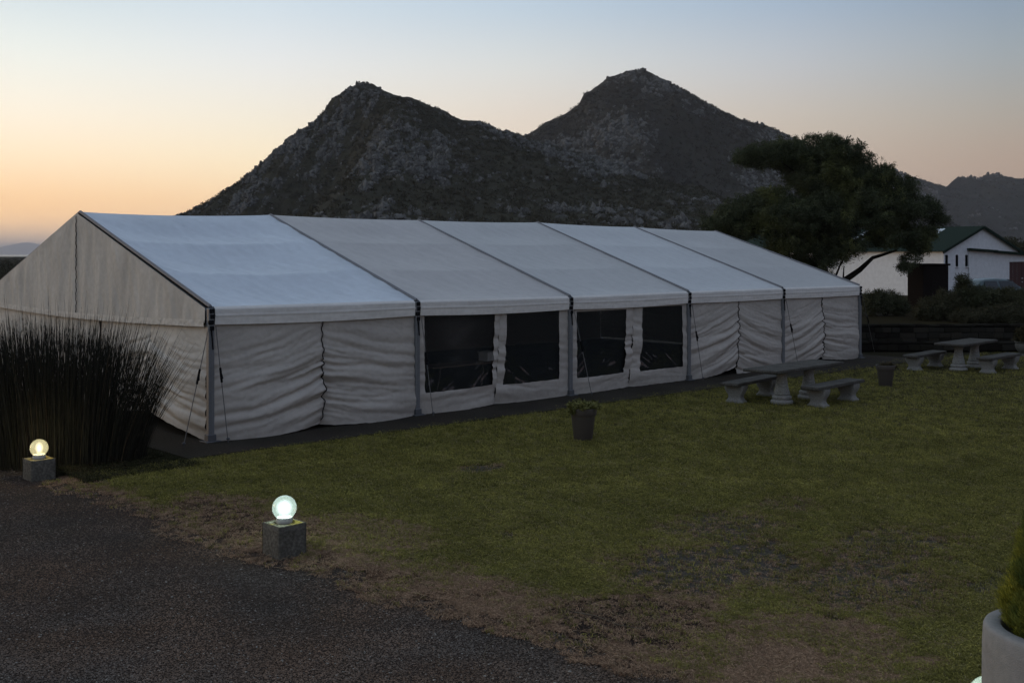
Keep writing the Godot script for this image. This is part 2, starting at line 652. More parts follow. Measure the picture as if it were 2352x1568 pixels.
# ------------------------------------------------------------------ mountains
func rock_mesh(sd: int) -> ArrayMesh:
	var g := RandomNumberGenerator.new()
	g.seed = sd
	var m := MB.new()
	var t := (1.0 + sqrt(5.0)) / 2.0
	var p := [Vector3(-1, t, 0), Vector3(1, t, 0), Vector3(-1, -t, 0), Vector3(1, -t, 0), Vector3(0, -1, t), Vector3(0, 1, t), Vector3(0, -1, -t), Vector3(0, 1, -t), Vector3(t, 0, -1), Vector3(t, 0, 1), Vector3(-t, 0, -1), Vector3(-t, 0, 1)]
	for i in 12:
		p[i] = p[i].normalized() * g.randf_range(0.62, 1.15)
	for f in [[0, 11, 5], [0, 5, 1], [0, 1, 7], [0, 7, 10], [0, 10, 11], [1, 5, 9], [5, 11, 4], [11, 10, 2], [10, 7, 6], [7, 1, 8], [3, 9, 4], [3, 4, 2], [3, 2, 6], [3, 6, 8], [3, 8, 9], [4, 9, 5], [2, 4, 11], [6, 2, 10], [8, 6, 7], [9, 8, 1]]:
		var q := g.randf_range(0.85, 1.1)
		m.col = Color(q, q, q)
		m.tri_out(p[f[0]], p[f[1]], p[f[2]], Vector3.ZERO)
	return m.mesh()


# crest: (x, height) pairs along the skyline at depth dc; front: how far the slope runs out towards us
func mountain_height(x: float, d: float, crest: Array, dc: float, front: float, back: float, rough: float, summit := 0.0, flank := 0.0) -> float:
	var bend := dc + 18.0 * rough * na.get_noise_2d(x * 0.006 / rough, 5.0)
	var h := along(crest, x)
	h += rough * (1.2 * nr.get_noise_2d(x * 0.03 / rough, 17.0) + 0.7 * nf.get_noise_2d(x * 0.16 / rough, 3.0)) * clampf(h / 30.0, 0.0, 1.0)
	var t := (bend - d) / front if d < bend else (d - bend) / back
	if t >= 1.0:
		return -3.0
	var y := h * pow(1.0 - t, 1.12 if d < bend else 1.0)
	# on the flank beyond the summit the mountain falls away like a cone
	if flank != 0.0:
		var side := (x - summit) * flank
		if side > -40.0:
			var r := Vector2(maxf(side, 0.0), (d - bend) * 0.9).length()
			var yc := along(crest, summit + flank * r) + (h - along(crest, x))
			y = lerpf(y, minf(y, yc), smoothstep(-40.0, 10.0, side))
	# gullies and ribs running down the face, then knobs of rock
	var face := clampf(t * 5.0, 0.0, 1.0) * (1.0 - t) * clampf(y / 28.0, 0.0, 1.0)
	y += rough * face * (9.0 * (nr.get_noise_2d(x * 0.012 / rough + t * 0.5, t * 1.4) - 0.1) + 1.6 * nr.get_noise_2d(x * 0.05 / rough, d * 0.03 / rough) + 0.5 * nf.get_noise_2d(x * 0.2 / rough, d * 0.16 / rough))
	var rk := smoothstep(0.25, 0.5, rockiness(x, d, rough))
	y += rough * rk * clampf(y / 30.0, 0.0, 1.0) * (0.6 + 1.6 * absf(nf.get_noise_2d(x * 0.22 / rough, d * 0.05 / rough)))
	return y


func rockiness(x: float, d: float, rough: float) -> float:
	return na.get_noise_2d(x * 0.012 / rough + 31.0, d * 0.006 / rough) * 0.55 + nr.get_noise_2d(x * 0.034 / rough, d * 0.012 / rough + 12.0) * 0.26 + na.get_noise_2d(x * 0.16 / rough, d * 0.06 / rough) * 0.42


func mountain(called: String, label: String, crest: Array, dc: float, front: float, back: float, rough: float, step: float, rocks: int, scrub: Color, stone: Color, rock_size: float, summit := 0.0, flank := 0.0) -> void:
	var x0: float = crest[0][0]
	var x1: float = crest[-1][0]
	var nu := int((x1 - x0) / step)
	var seen := []
	for k in 600:
		seen.append(rockiness(lerpf(x0, x1, rng.randf()), dc - front * rng.randf(), rough))
	seen.sort()
	var bare: float = seen[420]
	var cliff: float = seen[570]
	var nv := int((front + back) / step)
	var g := MB.new()
	g.grid(nu, nv, func(a, b):
		var x := lerpf(x0, x1, a)
		var d := lerpf(dc - front - 20.0 * rough, dc + back, b)
		return Vector3(x, mountain_height(x, d, crest, dc, front, back, rough, summit, flank), -d), func(_a, _b, p):
		var k := smoothstep(bare, cliff, rockiness(p.x, -p.z, rough) + 0.10 * nf.get_noise_2d(p.x * 0.4 / rough, p.z * 0.4 / rough))
		var base := scrub * (0.75 + 0.5 * (na.get_noise_2d(p.x * 0.02 / rough, p.z * 0.02 / rough) * 0.5 + 0.5))
		return base.lerp(stone * 0.7, k * 0.5))
	struct(called, g, M.hill, label)
	if rocks == 0:
		return
	# boulders and crags, thickest where the rock comes through
	var buf := PackedFloat32Array()
	var bush := PackedFloat32Array()
	var tries := 0
	while buf.size() / 16 < rocks and tries < rocks * 8:
		tries += 1
		var x := rng.randf_range(x0, x1)
		var d := dc + rough * 4.0 - front * pow(rng.randf(), 1.3)
		var k := rockiness(x, d, rough) + rng.randf_range(-0.12, 0.12)
		var y := mountain_height(x, d, crest, dc, front, back, rough, summit, flank)
		if d > dc - 12.0 * rough and rng.randf() < (0.8 if rough < 2.5 else 0.3):
			continue
		if y < -1.0:
			continue
		if k < bare + 0.05:
			if rng.randf() < 0.2:
				var bs := rough * rng.randf_range(0.5, 1.3)
				put(bush, Basis(Vector3.UP, rng.randf() * TAU).scaled(Vector3(bs * 1.3, bs, bs * 1.3)), Vector3(x, y, -d), scrub * rng.randf_range(0.5, 1.15))
			continue
		var s := rock_size * rng.randf_range(0.35, 1.0) * (0.6 + 1.2 * clampf((k - bare) / (cliff - bare + 0.01), 0.0, 1.4))
		var bb := Basis.from_euler(Vector3(rng.randf_range(-0.5, 0.5), rng.randf() * TAU, rng.randf_range(-0.5, 0.5))).scaled(Vector3(s * rng.randf_range(0.5, 1.1), s * rng.randf_range(0.45, 1.25), s * 0.8))
		var c := stone * rng.randf_range(0.55, 1.2)
		put(buf, bb, Vector3(x, y + s * 0.1, -d), c)
	var o := scatter("mountain_rocks", rock_mesh(91 + rocks), M.rock, buf, self)
	o.set_meta("label", "grey boulders and crags on " + label)
	var o2 := scatter("mountain_scrub", leaf_ball(77, 26, 1.0, 0.8), M.leaf, bush, self)
	o2.set_meta("label", "dark scrub bushes on " + label)


func mountains() -> void:
	var k := 700.0 / 2445.0
	# skyline heights in metres at their own distance
	var c1 := []
	for q in [[120, 604], [190, 590], [260, 568], [340, 572], [400, 527], [480, 482], [540, 443], [600, 397], [650, 348], [690, 311], [715, 286], [745, 252], [757, 226], [772, 217], [790, 204], [812, 194], [830, 187], [852, 190], [880, 205], [905, 218], [935, 220], [975, 236], [1000, 247], [1030, 262], [1065, 278], [1100, 276], [1130, 288], [1150, 299], [1180, 301], [1205, 312], [1300, 345], [1400, 376], [1480, 402], [1560, 432], [1640, 470], [1700, 515], [1790, 570], [1860, 604]]:
		c1.append([(q[0] - 1176) * k, EYE + (584 - q[1]) * k])
	mountain("mountain", "the nearer rocky peak behind the tent", c1, 700.0, 430.0, 260.0, 1.0, 1.7, 20000, Color(0.064, 0.059, 0.041), Color(0.20, 0.195, 0.185), 1.1, -99.0, -1.0)
	k = 1300.0 / 2445.0
	var c2 := []
	for q in [[1040, 420], [1120, 360], [1205, 312], [1250, 285], [1300, 262], [1330, 241], [1341, 215], [1365, 204], [1385, 189], [1402, 176], [1440, 165], [1476, 163], [1500, 172], [1530, 191], [1580, 215], [1620, 236], [1660, 257], [1700, 274], [1740, 286], [1765, 300], [1785, 320], [1850, 368], [1920, 418], [2000, 470], [2100, 525], [2200, 575], [2260, 600]]:
		c2.append([(q[0] - 1176) * k, EYE + (584 - q[1]) * k])
	mountain("mountain_peak", "the taller hazier peak behind the first one", c2, 1300.0, 620.0, 400.0, 1.7, 3.4, 14000, Color(0.060, 0.054, 0.043), Color(0.205, 0.2, 0.19), 1.6, 160.0, 1.0)
	k = 2500.0 / 2445.0
	var c3 := []
	for q in [[1780, 560], [1850, 500], [1920, 440], [1980, 408], [2040, 392], [2061, 391], [2095, 404], [2135, 414], [2161, 426], [2182, 429], [2198, 411], [2208, 405], [2222, 407], [2245, 415], [2262, 404], [2285, 402], [2305, 407], [2352, 428], [2420, 420], [2500, 450], [2700, 520], [2900, 575]]:
		c3.append([(q[0] - 1176) * k, EYE + (584 - q[1]) * k])
	mountain("mountain_ridge", "the distant ridge on the right", c3, 2500.0, 900.0, 500.0, 3.0, 7.5, 4000, Color(0.06, 0.054, 0.045), Color(0.2, 0.19, 0.18), 3.4)
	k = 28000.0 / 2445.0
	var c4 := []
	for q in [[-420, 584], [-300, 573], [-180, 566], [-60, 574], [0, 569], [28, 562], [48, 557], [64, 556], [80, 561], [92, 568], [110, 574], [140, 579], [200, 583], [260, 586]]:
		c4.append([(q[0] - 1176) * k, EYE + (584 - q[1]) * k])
	mountain("far_mountain", "the faint mountain across the bay", c4, 28000.0, 1500.0, 1500.0, 8.0, 90.0, 0, Color(0.42, 0.34, 0.28), Color(0.42, 0.36, 0.3), 0.0)  # pale warm base colour paints in extra haze brightening


# ------------------------------------------------------------------ the tent
func tl(u: float, y: float, v: float) -> Vector3:
	return Vector3(u, y, -v)


func eave(u: float) -> float:
	var k := clampi(int(u / 5.0), 0, 4)
	return lerpf(EAVE[k], EAVE[k + 1], clampf(u / 5.0 - k, 0, 1))


func ridge(u: float) -> float:
	var k := clampi(int(u / 5.0), 0, 4)
	return lerpf(RIDGE[k], RIDGE[k + 1], clampf(u / 5.0 - k, 0, 1))


# a sheet of side wall between a post and the laced seam, puckered along the seam
# org/dir: the line it hangs on; out: outward; q: settings
func hang(q: Dictionary, s: float, b: float) -> Vector3:
	var d: float = q.len * (1.0 - s)  # from the seam
	var hem: float = lerpf(q.hem_post, q.hem_seam, pow(s, q.get("curve", 2.2))) + 0.012 * nf.get_noise_2d(s * 9.0 + q.seed, 4.0)
	var base: float = gu(q.u0 + q.du * s)
	var y: float = base + lerpf(hem, q.top, b)
	var x: float = q.len * s + q.lean * (y - 1.3) * s
	var sl: float = q.slope * (1.0 - 0.14 * d)
	var yy: float = y + sl * d
	var warp: float = 0.07 * na.get_noise_2d(s * q.len * 0.5 + q.seed * 3.1, yy * 0.9)
	yy += warp
	var big: float = na.get_noise_2d(yy * q.freq * 0.40 + q.seed * 11.0, d * 0.13 + q.seed)
	var fine: float = nf.get_noise_2d(yy * q.freq * 1.3 + q.seed * 5.0, d * 0.5)
	var fold: float = pow(absf(big) * 2.4, 0.75) + 0.42 * pow(absf(fine) * 2.0, 0.8) * exp(-d / 0.5)
	var amp: float = (q.amp * exp(-d / q.reach) + q.amp * 0.30) * lerpf(0.18, 1.0, smoothstep(0.1, 1.1, q.top - y + base))
	amp *= smoothstep(0.0, 0.2, b) * 0.6 + 0.4
	var w := amp * fold
	w -= 0.035 * exp(-d / 0.07)
	w += q.kick * pow(1.0 - b, 2.0) * pow(sin(PI * clampf(s * 0.94 + 0.03, 0, 1)), 0.8)
	w += 0.02 * sin(PI * b) * sin(PI * s)
	w += 0.005 * nf.get_noise_2d(s * q.len * 3.0 + q.seed * 5.0, y * 4.0) * (0.0 if q.amp == 0.0 else 1.0)
	w -= q.amp * 0.09 * smoothstep(0.13, 0.0, absf(na.get_noise_2d(yy * 3.1 + q.seed, d * 0.7 + q.seed * 2.0)))
	var dir: Vector3 = q.dir
	var out: Vector3 = q.out
	return q.org + dir * x + Vector3.UP * y + out * w


func wall_colour(q: Dictionary, p: Vector3) -> Color:
	var y: float = p.y
	var stain: float = na.get_noise_2d(p.x * 0.7 + p.z * 0.9 + q.seed, y * 0.8) * 0.5 + 0.5
	var c: Color = (q.tint as Color) * (0.86 + 0.22 * stain)
	var splash := smoothstep(0.55, 0.0, y + 0.25 * (stain - 0.5))  # mud thrown up along the hem
	return c.lerp(Color(0.2, 0.18, 0.15), splash * 0.25)


func half_wall(root: Node3D, q: Dictionary, window := {}) -> void:
	var m := MB.new()
	var flip: bool = q.flip
	var shade := func(_a, _b, p): return wall_colour(q, p)
	if window.is_empty():
		m.grid(56, 72, func(a, b): return hang(q, a, b), shade, flip)
		part("wall_panel", m, M.wall, root)
		return
	var s0: float = window.post
	var s1: float = 1.0 - window.seam
	var b0: float = window.low
	var b1: float = window.high
	var sub := func(sa: float, sb: float, ba: float, bb: float, n1: int, n2: int) -> void:
		m.grid(n1, n2, func(a, b): return hang(q, lerpf(sa, sb, a), lerpf(ba, bb, b)), shade, flip)
	sub.call(0.0, s0, 0.0, 1.0, 8, 60)
	sub.call(s1, 1.0, 0.0, 1.0, 8, 60)
	sub.call(s0, s1, 0.0, b0, 40, 14)
	if b1 < 1.0:
		sub.call(s0, s1, b1, 1.0, 40, 6)
	var wall := part("wall_panel", m, M.wall, root)
	var g := MB.new()
	var soft := q.duplicate()
	soft.amp = 0.0
	g.grid(56, 60, func(a, b):
		var s := lerpf(s0 - 0.01, s1 + 0.01, a)
		var h := lerpf(b0 - 0.01, b1 + 0.005, b)
		var low := pow(1.0 - b, 1.6)
		var d: float = q.len * (1.0 - s)
		# creases in the clear sheet run up from the bottom corners
		var cr := pow(absf(nf.get_noise_2d((h * 2.3 + d * 0.75) * 2.6 + q.seed, (d - h) * 0.4)) * 2.0, 0.6) * 0.02 * pow(low, 1.6) * smoothstep(-0.2, 0.35, na.get_noise_2d(d * 0.9 + q.seed * 2.0, h * 1.4)) + 0.002 * na.get_noise_2d(d * 0.8 + q.seed, h * 2.0)
		return hang(soft, s, h) - (q.out as Vector3) * (0.02 + cr), null, flip)
	part("window_pane", g, M.pane, wall)


func tent() -> void:
	var t := thing("marquee_tent", "long white pitched marquee tent with five bays and two pairs of clear windows", "tent", at_uv(0, 0) - Vector3.UP * gu(0), YAW)
	var hw := SPAN / 2.0
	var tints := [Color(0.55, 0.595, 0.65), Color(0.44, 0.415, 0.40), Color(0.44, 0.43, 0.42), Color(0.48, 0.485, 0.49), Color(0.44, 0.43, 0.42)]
	# ---- roof
	for k in 5:
		for side in [0, 1]:
			var m := MB.new()
			var sag := 0.17 if k == 0 else 0.085
			var f := func(a: float, b: float) -> Vector3:
				var u := 5.0 * k + 0.02 + 4.96 * a
				var hr := ridge(u) + 0.01
				var he := eave(u) + 0.015
				var drop := sin(PI * a)
				var along_ := pow(drop, 0.75) * sag * (0.34 + 0.3 * sin(PI * b)) * smoothstep(1.0, 0.93, b) + pow(drop, 0.6) * sag * 0.8 * pow(absf(sin(3.0 * PI * b)), 0.85) * smoothstep(0.02, 0.2, b)
				var crease := (0.032 if k == 0 else 0.013) * na.get_noise_2d((a * 5.0 - b * 3.2) * 2.2 + k * 9.0, (a * 5.0 + b * 4.0) * 0.35)
				var y := lerpf(hr, he, b) - along_ + crease * smoothstep(0.0, 0.1, b) * smoothstep(1.0, 0.9, b)
				var v := hw * (1.0 - b)
				return tl(u, y, v if side == 0 else SPAN - v)
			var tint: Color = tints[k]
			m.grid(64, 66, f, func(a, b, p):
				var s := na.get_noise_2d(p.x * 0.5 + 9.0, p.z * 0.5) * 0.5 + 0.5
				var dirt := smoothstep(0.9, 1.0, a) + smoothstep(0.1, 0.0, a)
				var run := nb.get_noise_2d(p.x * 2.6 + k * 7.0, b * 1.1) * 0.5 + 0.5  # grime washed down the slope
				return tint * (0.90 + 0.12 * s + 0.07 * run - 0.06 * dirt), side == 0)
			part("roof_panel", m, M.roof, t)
	# ---- ridge cap, rafters with the keder track showing between the panels, eave beams, purlins
	for k in 6:
		var u := 5.0 * k
		for side in [0, 1]:
			var m := MB.new()
			var v0 := -0.035 if side == 0 else SPAN + 0.035
			var up := tl(0, 1, -0.55 if side == 0 else 0.55).normalized()
			m.bar(tl(u, RIDGE[k] + 0.005, hw), tl(u, EAVE[k] + 0.02, v0), 0.07, 0.04, up, 0.008)
			m.bar(tl(u, RIDGE[k] + 0.032, hw), tl(u, EAVE[k] + 0.047, v0), 0.035, 0.02, up, 0.004)
			m.bar(tl(u, RIDGE[k] - 0.16, hw), tl(u, EAVE[k] - 0.13, v0 + (0.1 if side == 0 else -0.1)), 0.08, 0.16, up, 0.006)
			part("rafter", m, M.keder, t)
	for k in 5:
		var b := MB.new()
		for s in [0.04, hw / 3.0, hw * 2.0 / 3.0, hw]:
			for side in [0, 1]:
				if s == hw and side == 1:
					continue
				var v: float = s if side == 0 else SPAN - s
				var h0 := lerpf(EAVE[k], RIDGE[k], s / hw) - 0.24
				var h1 := lerpf(EAVE[k + 1], RIDGE[k + 1], s / hw) - 0.24
				b.bar(tl(5.0 * k + 0.05, h0, v), tl(5.0 * k + 4.95, h1, v), 0.06, 0.07, Vector3.UP, 0.005)
		part("purlins", b, M.metal, t)
	# ---- valance along both eaves
	for k in 5:
		for side in [0, 1]:
			var m := MB.new()
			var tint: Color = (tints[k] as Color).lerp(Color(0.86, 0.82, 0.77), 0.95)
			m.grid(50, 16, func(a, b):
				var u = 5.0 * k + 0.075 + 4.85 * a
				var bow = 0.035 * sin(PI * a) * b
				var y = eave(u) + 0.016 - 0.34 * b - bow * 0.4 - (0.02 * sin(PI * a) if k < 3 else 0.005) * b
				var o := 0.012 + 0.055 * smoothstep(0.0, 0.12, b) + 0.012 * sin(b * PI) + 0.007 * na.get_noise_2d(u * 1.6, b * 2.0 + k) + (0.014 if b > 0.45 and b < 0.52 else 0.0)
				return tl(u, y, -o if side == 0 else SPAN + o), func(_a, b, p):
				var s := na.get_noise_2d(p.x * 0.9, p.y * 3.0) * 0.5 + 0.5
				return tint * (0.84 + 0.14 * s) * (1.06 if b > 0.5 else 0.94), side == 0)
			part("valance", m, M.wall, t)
	# ---- legs with foot plates, ratchet straps
	for k in 6:
		for side in [0, 1]:
			var u := 5.0 * k
			var v := -0.03 if side == 0 else SPAN + 0.03
			var m := MB.new()
			var y0 := gu(u)
			m.box(tl(u, (EAVE[k] + y0) / 2.0, v), Vector3(0.12, EAVE[k] - y0 - 0.02, 0.11), 0.012)
			m.box(tl(u, (EAVE[k] + y0) / 2.0, v - (0.057 if side == 0 else -0.057)), Vector3(0.035, EAVE[k] - y0 - 0.1, 0.012), 0.003)
			var leg := part("post", m, M.metal, t)
			var bp := MB.new()
			bp.box(tl(u, y0 + 0.045, v), Vector3(0.30, 0.018, 0.30), 0.004)
			bp.box(tl(u, y0 + 0.11, v), Vector3(0.17, 0.13, 0.16), 0.01)
			part("base_plate", bp, M.dark_metal, leg)
			if side == 1:
				continue
			var wrap := MB.new()
			for j in 4:
				wrap.box(tl(u + 0.012 * sin(j * 2.1), EAVE[k] - 0.06 - 0.11 * j, v - 0.035), Vector3(0.10 - 0.014 * (j % 2), 0.085, 0.10), 0.012, Basis(Vector3.UP, 0.3 * sin(j * 3.0)))
			wrap.bar(tl(u - 0.02, EAVE[k] - 0.4, v - 0.075), tl(u + 0.015, 1.78, v - 0.07), 0.035, 0.012)
			part("ratchet_strap", wrap, M.strap, t)
	# guy ropes: foot of each, as an offset from its post
	var guys := [[0.0, -0.62, -0.18, 0.0], [0.0, 0.22, -0.30, 1.0], [5.0, 0.2, -0.36, 0.0], [10.0, 0.36, -0.45, 0.0], [15.0, 0.3, -0.32, 0.0], [20.0, 0.42, -0.35, 0.0], [25.0, 2.7, 0.8, 0.0], [25.0, 2.1, 1.6, 0.0]]
	for q in guys:
		var k := int(q[0] / 5.0)
		var top := tl(q[0] + 0.07 * signf(q[1]), EAVE[k] - 0.35, -0.11)
		var foot := tl(q[0] + q[1], gu(q[0]) + 0.05, q[2])
		var m := MB.new()
		var mid := top.lerp(foot, 0.45)
		m.tube(PackedVector3Array([top, mid + Vector3(0, -0.015, 0), foot]), PackedFloat32Array([0.009, 0.009, 0.009]), 5)
		var rope := part("guy_rope", m, M.rope, t)
		var bk := MB.new()
		var c0 := top.lerp(foot, 0.36)
		var c1 := top.lerp(foot, 0.49)
		bk.bar(c0, c1, 0.05, 0.03, Vector3.RIGHT, 0.008)
		bk.bar(c0.lerp(c1, 0.2), c0.lerp(c1, 0.75) + tl(0.01, 0, -0.035), 0.03, 0.02, Vector3.RIGHT, 0.005)
		part("buckle", bk, M.strap, rope)
		var pg := MB.new()
		pg.tube(PackedVector3Array([foot + Vector3(0, 0.07, 0), foot + Vector3(0, -0.1, 0)]), PackedFloat32Array([0.014, 0.012]), 6, true)
		pg.tube(PackedVector3Array([foot + Vector3(-0.03, 0.05, 0), foot + Vector3(0.03, 0.045, 0.01)]), PackedFloat32Array([0.016, 0.016]), 6, true)
		part("peg", pg, M.dark_metal, rope)
	# ---- long wall facing the lawn: two halves per bay
	var wt := Color(0.50, 0.455, 0.41)
	var out := tl(0, 0, -1)
	var rows := [
		# post hem, seam hem, slope, amp, kick, seam hem right, slope right, amp right, kick right, lean
		[0.01, 0.13, 0.33, 0.095, 0.26, 0.09, 0.24, 0.085, 0.24, 0.03],
		[0.02, 0.07, 0.12, 0.055, 0.13, 0.05, 0.10, 0.05, 0.06, 0.11],
		[0.03, 0.06, 0.12, 0.05, 0.06, 0.05, 0.10, 0.05, 0.05, 0.12],
		[0.02, 0.27, 0.42, 0.09, 0.06, 0.04, 0.36, 0.085, 0.10, 0.08],
		[0.02, 0.26, 0.40, 0.085, 0.05, 0.16, 0.16, 0.07, 0.12, 0.0],
	]
	for k in 5:
		var r: Array = rows[k]
		var u := 5.0 * k
		var topl := eave(u + 2.5) - gu(u + 2.5) - 0.27
		var a := {"org": tl(u + 0.05, 0, -0.0), "dir": Vector3.RIGHT, "out": out, "len": 2.45, "u0": u, "du": 2.45, "hem_post": r[0], "hem_seam": r[1], "top": topl, "slope": r[2], "freq": 4.1, "amp": r[3], "reach": 1.9, "kick": r[4], "lean": r[9], "seed": 3.0 + k * 5.0, "tint": wt, "flip": false}
		var b := {"org": tl(u + 4.95, 0, -0.0), "dir": Vector3.LEFT, "out": out, "len": 2.45, "u0": u + 5.0, "du": -2.45, "hem_post": r[0] + 0.01, "hem_seam": r[5], "top": topl, "slope": r[6], "freq": 3.9, "amp": r[7], "reach": 1.6, "kick": r[8], "lean": -r[9], "seed": 5.5 + k * 5.0, "tint": wt * 0.97, "flip": true}
		if k == 1:
			half_wall(t, a, {"post": 0.075, "seam": 0.075, "low": 0.215, "high": 1.0})
			half_wall(t, b, {"post": 0.14, "seam": 0.09, "low": 0.2, "high": 1.0})
		elif k == 2:
			half_wall(t, a, {"post": 0.09, "seam": 0.13, "low": 0.185, "high": 0.94})
			half_wall(t, b, {"post": 0.09, "seam": 0.15, "low": 0.18, "high": 0.955})
		else:
			half_wall(t, a)
			half_wall(t, b)
		if k == 1 or k == 2:
			continue
		# the lacing down the seam
		var lace := MB.new()
		var pts := PackedVector3Array()
		var rad := PackedFloat32Array()
		for j in 60:
			var y := lerpf(0.03, 1.0, j / 59.0)
			pts.append(hang(a, 1.0, y) + out * (0.022 + 0.012 * sin(j * 1.3)) + Vector3.RIGHT * 0.014 * sin(j * 0.8))
			rad.append(0.011)
		lace.tube(pts, rad, 5)
		part("seam_lacing", lace, M.strap, t)
	# ---- far wall and both gable ends
	for k in 5:
		var m := MB.new()
		m.grid(10, 6, func(a, b): return tl(5.0 * k - 0.01 + 5.02 * a, lerpf(-0.1, eave(5.0 * k + 5.0 * a) + 0.02, b), SPAN - 0.07 + 0.015 * sin(a * 9.0)), func(_a, _b, _p): return wt, true)
		part("wall_panel", m, M.wall, t)
	var roofline := func(u: float, v: float) -> float: return lerpf(eave(u), ridge(u), 1.0 - absf(v - hw) / hw) - 0.02
	var gt := Color(0.62, 0.58, 0.525)
	for e in [0, 1]:
		var u := 0.0 if e == 0 else 25.0
		var o := -1.0 if e == 0 else 1.0
		for h in [0, 1]:
			var m := MB.new()
			m.grid(70, 50, func(a, b):
				var v := lerpf(0.03, hw, a) if h == 0 else lerpf(hw, SPAN - 0.03, a)
				var top: float = roofline.call(u, v)
				var bot := 2.28 - 0.10 * sin(PI * v / SPAN)
				var y := lerpf(bot, top, b)
				var pl := 0.035 * na.get_noise_2d(v * 1.9 + 0.25 * y + e * 40.0, y * 0.28) + 0.016 * nf.get_noise_2d((v - 0.35 * (y - 2.0)) * 3.2, y * 0.4)
				pl *= smoothstep(0.0, 0.25, top - y) + 0.2
				return tl(u + o * (0.08 + pl - 0.02 * exp(-absf(v - hw) / 0.05)), y, v), func(_a, _b, p):
				var s := na.get_noise_2d(p.z * 1.3, p.y * 0.35) * 0.5 + 0.5
				var streak := nb.get_noise_2d(p.z * 5.0, p.y * 0.5) * 0.5 + 0.5
				return gt * (0.80 + 0.26 * s) * (0.88 + 0.16 * streak), e == 1)
			part("gable_panel", m, M.wall, t)
			var va := MB.new()
			va.grid(120, 6, func(a, b):
				var v := lerpf(0.03, hw, a) if h == 0 else lerpf(hw, SPAN - 0.03, a)
				var y = 2.34 - 0.10 * sin(PI * v / SPAN) - 0.13 * b + 0.006 * nf.get_noise_2d(v * 6.0, 0.0)
				return tl(u + o * (0.11 + 0.012 * nf.get_noise_2d(v * 8.0, b)), y, v), func(_a, _b, p): return gt * (0.98 + 0.1 * nf.get_noise_2d(p.z * 7.0, 1.0)), e == 0)
			part("gable_valance", va, M.wall, t)
		if e == 0:
			var lace := MB.new()
			var pts := PackedVector3Array()
			var rad := PackedFloat32Array()
			for j in 50:
				pts.append(tl(-0.10 - 0.006 * sin(j * 2.0), lerpf(2.22, 4.45, j / 49.0), hw + 0.012 * sin(j * 0.9)))
				rad.append(0.010)
			lace.tube(pts, rad, 5)
			part("seam_lacing", lace, M.strap, t)
		for v in [4.9, 7.45]:
			var m := MB.new()
			m.box(tl(u - o * 0.05, 1.3 + gu(u), v), Vector3(0.1, 2.5, 0.1), 0.01)
			part("gable_post", m, M.dark_metal, t)
		# curtains below
		var spans := [[0.08, 2.5], [4.85, 2.5], [5.0, 6.15], [7.4, 6.15], [7.5, 9.8], [SPAN - 0.08, 9.8]]
		for j in spans.size():
			var sp: Array = spans[j]
			var sgn := signf(sp[1] - sp[0])
			var q := {"org": tl(u + o * 0.0, 0, sp[0]), "dir": tl(0, 0, sgn), "out": Vector3(o, 0, 0), "len": absf(sp[1] - sp[0]), "u0": u, "du": 0.0, "hem_post": 0.03 if j == 0 else 0.1, "hem_seam": 0.36 if j < 2 else 0.12, "top": 2.24, "slope": 0.26 if j < 2 else 0.1, "freq": 4.0, "amp": 0.085 if j < 2 else 0.045, "reach": 2.2, "kick": 0.08, "lean": 0.0, "seed": 60.0 + j * 4.0 + e * 30.0, "tint": gt * 0.97, "flip": (sgn > 0.0) == (e == 0), "curve": 0.9}
			half_wall(t, q)


func inside_tent() -> void:
	var t := thing("trestle_table", "long trestle table seen dimly inside the tent behind the first clear pane", "table", at_uv(8.4, 2.3, 0.035), YAW)
	var top := MB.new()
	top.col = Color(0.10, 0.07, 0.05)
	top.box(Vector3(0, 0.74, 0), Vector3(2.6, 0.04, 0.75), 0.008)
	part("tabletop", top, M.plain, t)
	for x in [-1.0, 1.0]:
		for z in [-0.28, 0.28]:
			var l := MB.new()
			l.col = Color(0.06, 0.05, 0.045)
			l.bar(Vector3(x - 0.12, 0.0, z), Vector3(x + 0.02, 0.72, z), 0.045, 0.045)
			part("leg", l, M.plain, t)
	var b := thing("storage_box", "small pale box on the trestle table inside the tent", "box", at_uv(9.3, 2.3, 0.795), YAW + 0.2)
	var m := MB.new()
	m.col = Color(0.5, 0.5, 0.48)
	m.box(Vector3(0, 0.11, 0), Vector3(0.42, 0.22, 0.3), 0.01)
	part("box_body", m, M.plain, b)
	var lid := MB.new()
	lid.col = Color(0.42, 0.42, 0.4)
	lid.box(Vector3(0, 0.235, 0), Vector3(0.45, 0.03, 0.33), 0.008)
	part("lid", lid, M.plain, b)


# ------------------------------------------------------------------ things on the terrace behind
const UP0 := 0.86  # height of the upper ground


